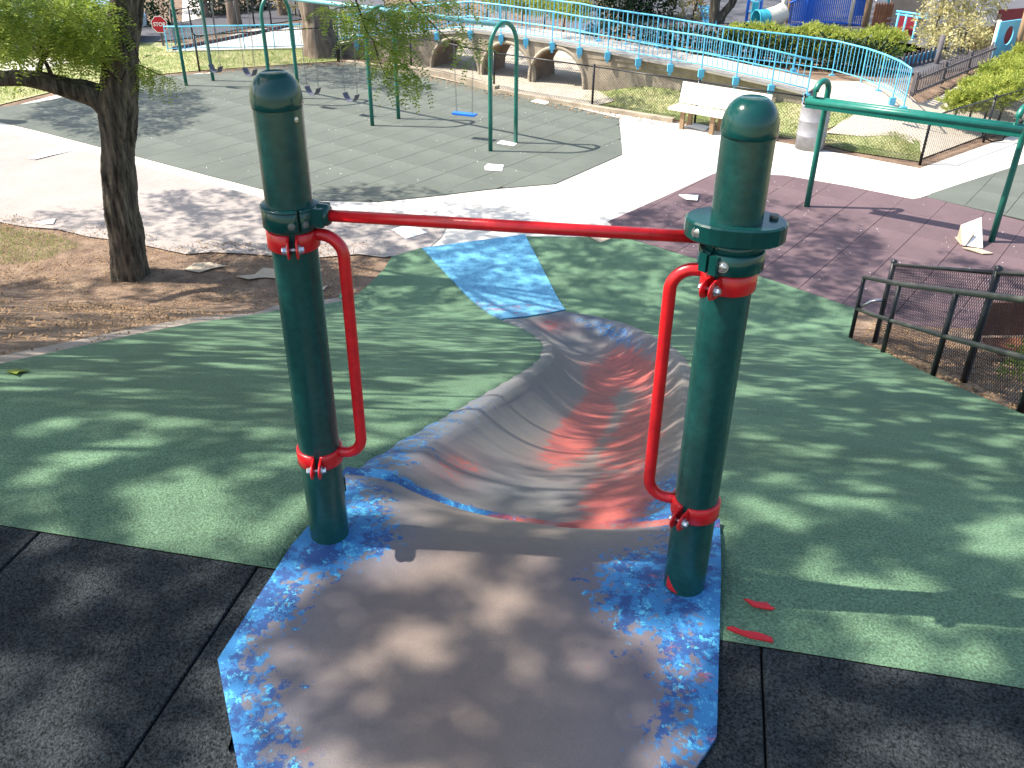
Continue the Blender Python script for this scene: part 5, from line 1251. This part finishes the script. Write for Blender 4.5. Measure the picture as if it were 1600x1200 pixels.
# blue panel with hole
bp_ = thing('play_panel', 'bright blue play panel with a round hole between wooden poles', 'play panel', P3(1562, 98))
a, b_ = P3(1547, 98), P3(1582, 92); d = (b_-a); L_ = d.length; dn = d.normalized(); hp_ = .86
ou = [Vector((0, .12, 0)), Vector((L_, .12, 0)), Vector((L_, .12+hp_, 0)), Vector((0, .12+hp_, 0))]; ho = [Vector((L_*.52+.19*math.cos(k*math.pi/12), .62+.23*math.sin(k*math.pi/12), 0)) for k in range(24)]
tr = tessellate_polygon([ou, ho]); al = ou+ho; b = MB()
for yo in (0, .05): b.add([a+dn*v.x+Vector((0, yo, v.y)) for v in al], [tuple(t) for t in tr])
o = len(b.v)-2*len(al)
for st_, n in ((0, 4), (4, 24)): b.f += [(o+st_+k, o+st_+(k+1) % n, o+st_+(k+1) % n+28, o+st_+k+28) for k in range(n)]; b.sm += [False]*n
obj('board', b, m_blue, bp_); vpost('post', 1545, 96, .05, 1.0, m_cream, bp_)
for x, y, r, h in ((1583, 96, .075, 1.9), (1594, 90, .08, 2.2), (1606, 94, .08, 2.2)): vpost('post', x, y, r, h, m_wood, bp_)
panel('back_wall', (1545, 80), (1585, 76), .9, .05, m_maroon, bp_, z0=.15)
wr = thing('slatted_roof', 'pale slatted play roof over orange boards left of the blue panel', 'play roof', P3(1530, 84))
for k in range(8): q = P3(1508, 80).lerp(P3(1546, 78), k/7); b = MB(); b.box(q+Vector((0, 0, .86)), (.06, .5, .03), M=Matrix.Rotation(.5, 3, 'X')); obj('slat', b, m_cream, wr)
for k in range(6): q = P3(1516, 82).lerp(P3(1546, 80), k/5); b = MB(); b.box(q+Vector((0, 0, .35)), (.085, .03, .6)); obj('board', b, M('orange_board%d' % k, (.42, .22, .08), .8, .2) if k == 0 else bpy.data.materials['orange_board0'], wr)
for x in (1510, 1547): vpost('post', x, 80, .045, .95, m_wood, wr)

# ------------------------------------------------------------------ litter
def paper(name, lab, cat_, px, mt, h=.012, curl=.03):
    w_ = [G(*q) for q in px]; n = len(w_); cx, cy = sum(q[0] for q in w_)/n, sum(q[1] for q in w_)/n; lift = (.028 if pip(cx, cy, pad_poly) or pip(cx, cy, brown_poly) else .037 if pip(cx, cy, green_poly) else .028 if pip(cx, cy, path_poly) else .012)+.002; z = T(cx, cy)+lift
    b = MB(); zz = [T(*q)+lift+random.uniform(0, curl*.5) for q in w_]; vs = [(q[0], q[1], k) for q, k in zip(w_, zz)]+[(cx, cy, z+curl*.2)]
    vs2 = [(x, y, k-.004) for x, y, k in vs]; A = sum(w_[i-1][0]*w_[i][1]-w_[i][0]*w_[i-1][1] for i in range(n)); fs = [(i, (i+1) % n, n) for i in range(n)]
    fs = fs if A > 0 else [q[::-1] for q in fs]
    b.add(vs+vs2, fs+[tuple(k+n+1 for k in reversed(q)) for q in fs]+[(i, (i+1) % n, (i+1) % n+n+1, i+n+1) for i in range(n)])
    return tag(obj(name, b, mt, org=(cx, cy, z)), lab, cat_)
paper('cardboard_sheet', 'flattened cardboard piece on the leaf litter just right of the tree trunk', 'cardboard', [(288, 423), (303, 413), (326, 411), (354, 418), (330, 422), (312, 428)], m_card)
paper('cardboard_sheet', 'torn cardboard piece on the dirt partly behind the left slide post', 'cardboard', [(369, 434), (398, 430), (412, 421), (438, 424), (450, 438), (412, 435), (388, 439)], m_card)
paper('cardboard_scrap', 'small grey cardboard scrap between the left post and its red grab rail', 'cardboard', [(498, 452), (512, 448), (506, 455)], m_card)
paper('paper_sheet', 'white paper sheet on the sunlit path left of the tree trunk', 'paper', [(44, 250), (66, 238), (98, 234), (112, 238), (80, 246), (56, 252)], m_white)
paper('paper_sheet', 'large pale sheet under the red crossbar near the left grab rail', 'paper', [(612, 362), (640, 353), (668, 366), (634, 376)], m_white)
paper('paper_sheet', 'white paper square lying on the grey pad in front of the last swing arch', 'paper', [(757, 264), (762, 259), (787, 261), (784, 270), (758, 269)], m_white)
paper('paper_sheet', 'white paper strip between the legs of the nearest swing arch', 'paper', [(776, 226), (783, 222), (808, 226), (803, 231)], m_white)
paper('paper_sheet', 'white crumpled paper on the maroon pad left of the right slide post', 'paper', [(1060, 307), (1091, 309), (1089, 318), (1072, 316)], m_white, curl=.06)
paper('cardboard_sheet', 'beige card lying on the green rubber beneath the right end of the crossbar', 'cardboard', [(916, 372), (932, 367), (958, 375), (938, 383)], m_card)
paper('paper_sheet', 'white paper caught at the foot of the far fence near the tunnels', 'paper', [(829, 161), (846, 154), (866, 159), (852, 165)], m_white)
paper('paper_sheet', 'pale paper on the shaded path left of the tree trunk', 'paper', [(58, 350), (88, 345), (84, 353), (66, 354)], m_white)
paper('paper_sheet', 'white board lying flat under the park bench', 'paper', [(1072, 200), (1080, 194), (1110, 200), (1100, 207)], m_white)
paper('leaf_scrap', 'pale green crumpled leaf on the green rubber at the far left', 'leaf', [(14, 592), (26, 587), (50, 590), (34, 594), (30, 598)], m_leaf, curl=.03)
paper('leaf_scrap', 'bright green scrap at the dirt edge beside the left grab rail', 'litter', [(530, 468), (534, 459), (545, 457), (545, 468)], M('green_plastic', (.06, .42, .2), .5), curl=.05)
bx = thing('cardboard_box', 'open cardboard box lying on its side against the right track glide post', 'cardboard box', V(1520, 385)); q = V(1518, 390)
def fold(name, pts, mt=m_card):
    b = MB(); P_ = [q+Vector(p) for p in pts]; nn_ = (P_[1]-P_[0]).cross(P_[2]-P_[0]).normalized()*.006; n = len(P_)
    b.add([p+nn_ for p in P_]+[p-nn_ for p in P_], [tuple(range(n)), tuple(reversed(range(n, 2*n)))]+[(i, i+n, (i+1) % n+n, (i+1) % n) for i in range(n)]); obj(name, b, mt, bx)
fold('side', [(-.14, .02, .06), (.15, -.02, .03), (.17, .30, .40), (-.08, .34, .26)], m_white); fold('side', [(.15, -.02, .03), (.22, .25, .02), (.17, .30, .40)]); fold('side', [(-.14, .02, .06), (-.08, .34, .26), (-.05, .4, .03)]); fold('side', [(-.12, .1, .035), (.2, .06, .035), (.2, .4, .035), (-.08, .42, .035)])
fold('flap', [(-.19, -.06, .06), (.05, -.08, .05), (.20, -.26, .045), (.03, -.28, .045)], m_card); fold('flap', [(-.12, .0, .06), (.02, .1, .24), (.04, .12, .05)], m_card)

# ------------------------------------------------------------------ fine ground litter
def scatter(name, poly, n, L, W, mt, lift=.012, up=.25, stand=False, dens=None):
    W_ = PX(poly); x0, x1 = min(p[0] for p in W_), max(p[0] for p in W_); y0, y1 = min(p[1] for p in W_), max(p[1] for p in W_)
    X = rng.uniform(x0, x1, n*3); Y = rng.uniform(y0, y1, n*3); ok = pipn(X, Y, W_); 
    if dens: ok &= rng.uniform(0, 1, len(X)) < np.clip(.5+dens*lowf(X, Y, 1.6), .05, 1)
    X, Y = X[ok][:n], Y[ok][:n]; Z = np.array([T(a, b_) for a, b_ in zip(X, Y)])+lift; m = len(X)
    d = rng.normal(size=(m, 3)); d[:, 2] = np.abs(d[:, 2])*up if not stand else np.abs(d[:, 2])+1.6; nn_ = rdir(m)*.4+np.array([0, 0, 1]) if not stand else rdir(m)
    v, f = leaf_quads(np.stack([X, Y, Z], 1), d, nn_, L*rng.uniform(.5, 1.3, m), W*rng.uniform(.6, 1.2, m)); o = npmesh(name, v, f, mt); o['kind'] = 'stuff'; return o
scatter('leaf_litter', [(-300, 650), (0, 572), (100, 550), (200, 527), (300, 506), (430, 484), (545, 468), (600, 400), (430, 398), (330, 388), (260, 392), (140, 366), (0, 350), (-300, 340)], 26000, .035, .018, m_mulch, .004, dens=.5)
scatter('leaf_litter', [(1330, 532), (1378, 560), (1455, 598), (1600, 665), (1760, 735), (1760, 600), (1600, 560), (1440, 520), (1370, 500)], 9000, .035, .020, m_mulch, .004)
scatter('leaf_litter', [(310, 112), (430, 104), (540, 98), (640, 113), (773, 145), (925, 172), (1050, 192), (1045, 200), (920, 182), (770, 152), (680, 130), (560, 104), (430, 110), (320, 120)], 3500, .07, .04, m_mulch, .03)
scatter('leaf_litter', [(-100, 352), (0, 336), (140, 352), (260, 374), (430, 384), (560, 380), (640, 384), (610, 410), (430, 405), (260, 398), (120, 372), (-100, 366)], 3800, .032, .018, m_mulch, .028, dens=.6)
scatter('dry_grass', [(-200, 370), (0, 355), (90, 368), (130, 385), (60, 410), (-200, 430)], 6000, .06, .008, m_blade, .0, stand=True)
scatter('grass', [(-300, 100), (215, 66), (262, 82), (480, 78), (530, 84), (530, 96), (312, 111), (240, 118), (100, 140), (0, 165), (-300, 190)], 34000, .075, .014, m_blade, .01, stand=True)
scatter('grass', [(905, 158), (930, 140), (975, 120), (1020, 111), (1100, 118), (1165, 140), (1250, 155), (1305, 172), (1335, 178), (1325, 190), (1290, 203), (1240, 218), (1100, 196), (1000, 179), (930, 166)], 24000, .055, .010, m_blade, .01, stand=True)
scatter('grass', [(1290, 212), (1350, 214), (1440, 218), (1436, 254), (1330, 238), (1290, 228)], 8000, .05, .010, m_blade, .01, stand=True)
scatter('fallen_petals', [(60, 206), (480, 310), (762, 297), (972, 243), (967, 186), (700, 128), (440, 103), (250, 120)], 260, .026, .016, m_white, .029, up=.1)
scatter('fallen_petals', [(950, 348), (1118, 272), (1425, 313), (1600, 348), (1600, 500), (1338, 485), (976, 373)], 140, .022, .014, m_white, .029, up=.1)
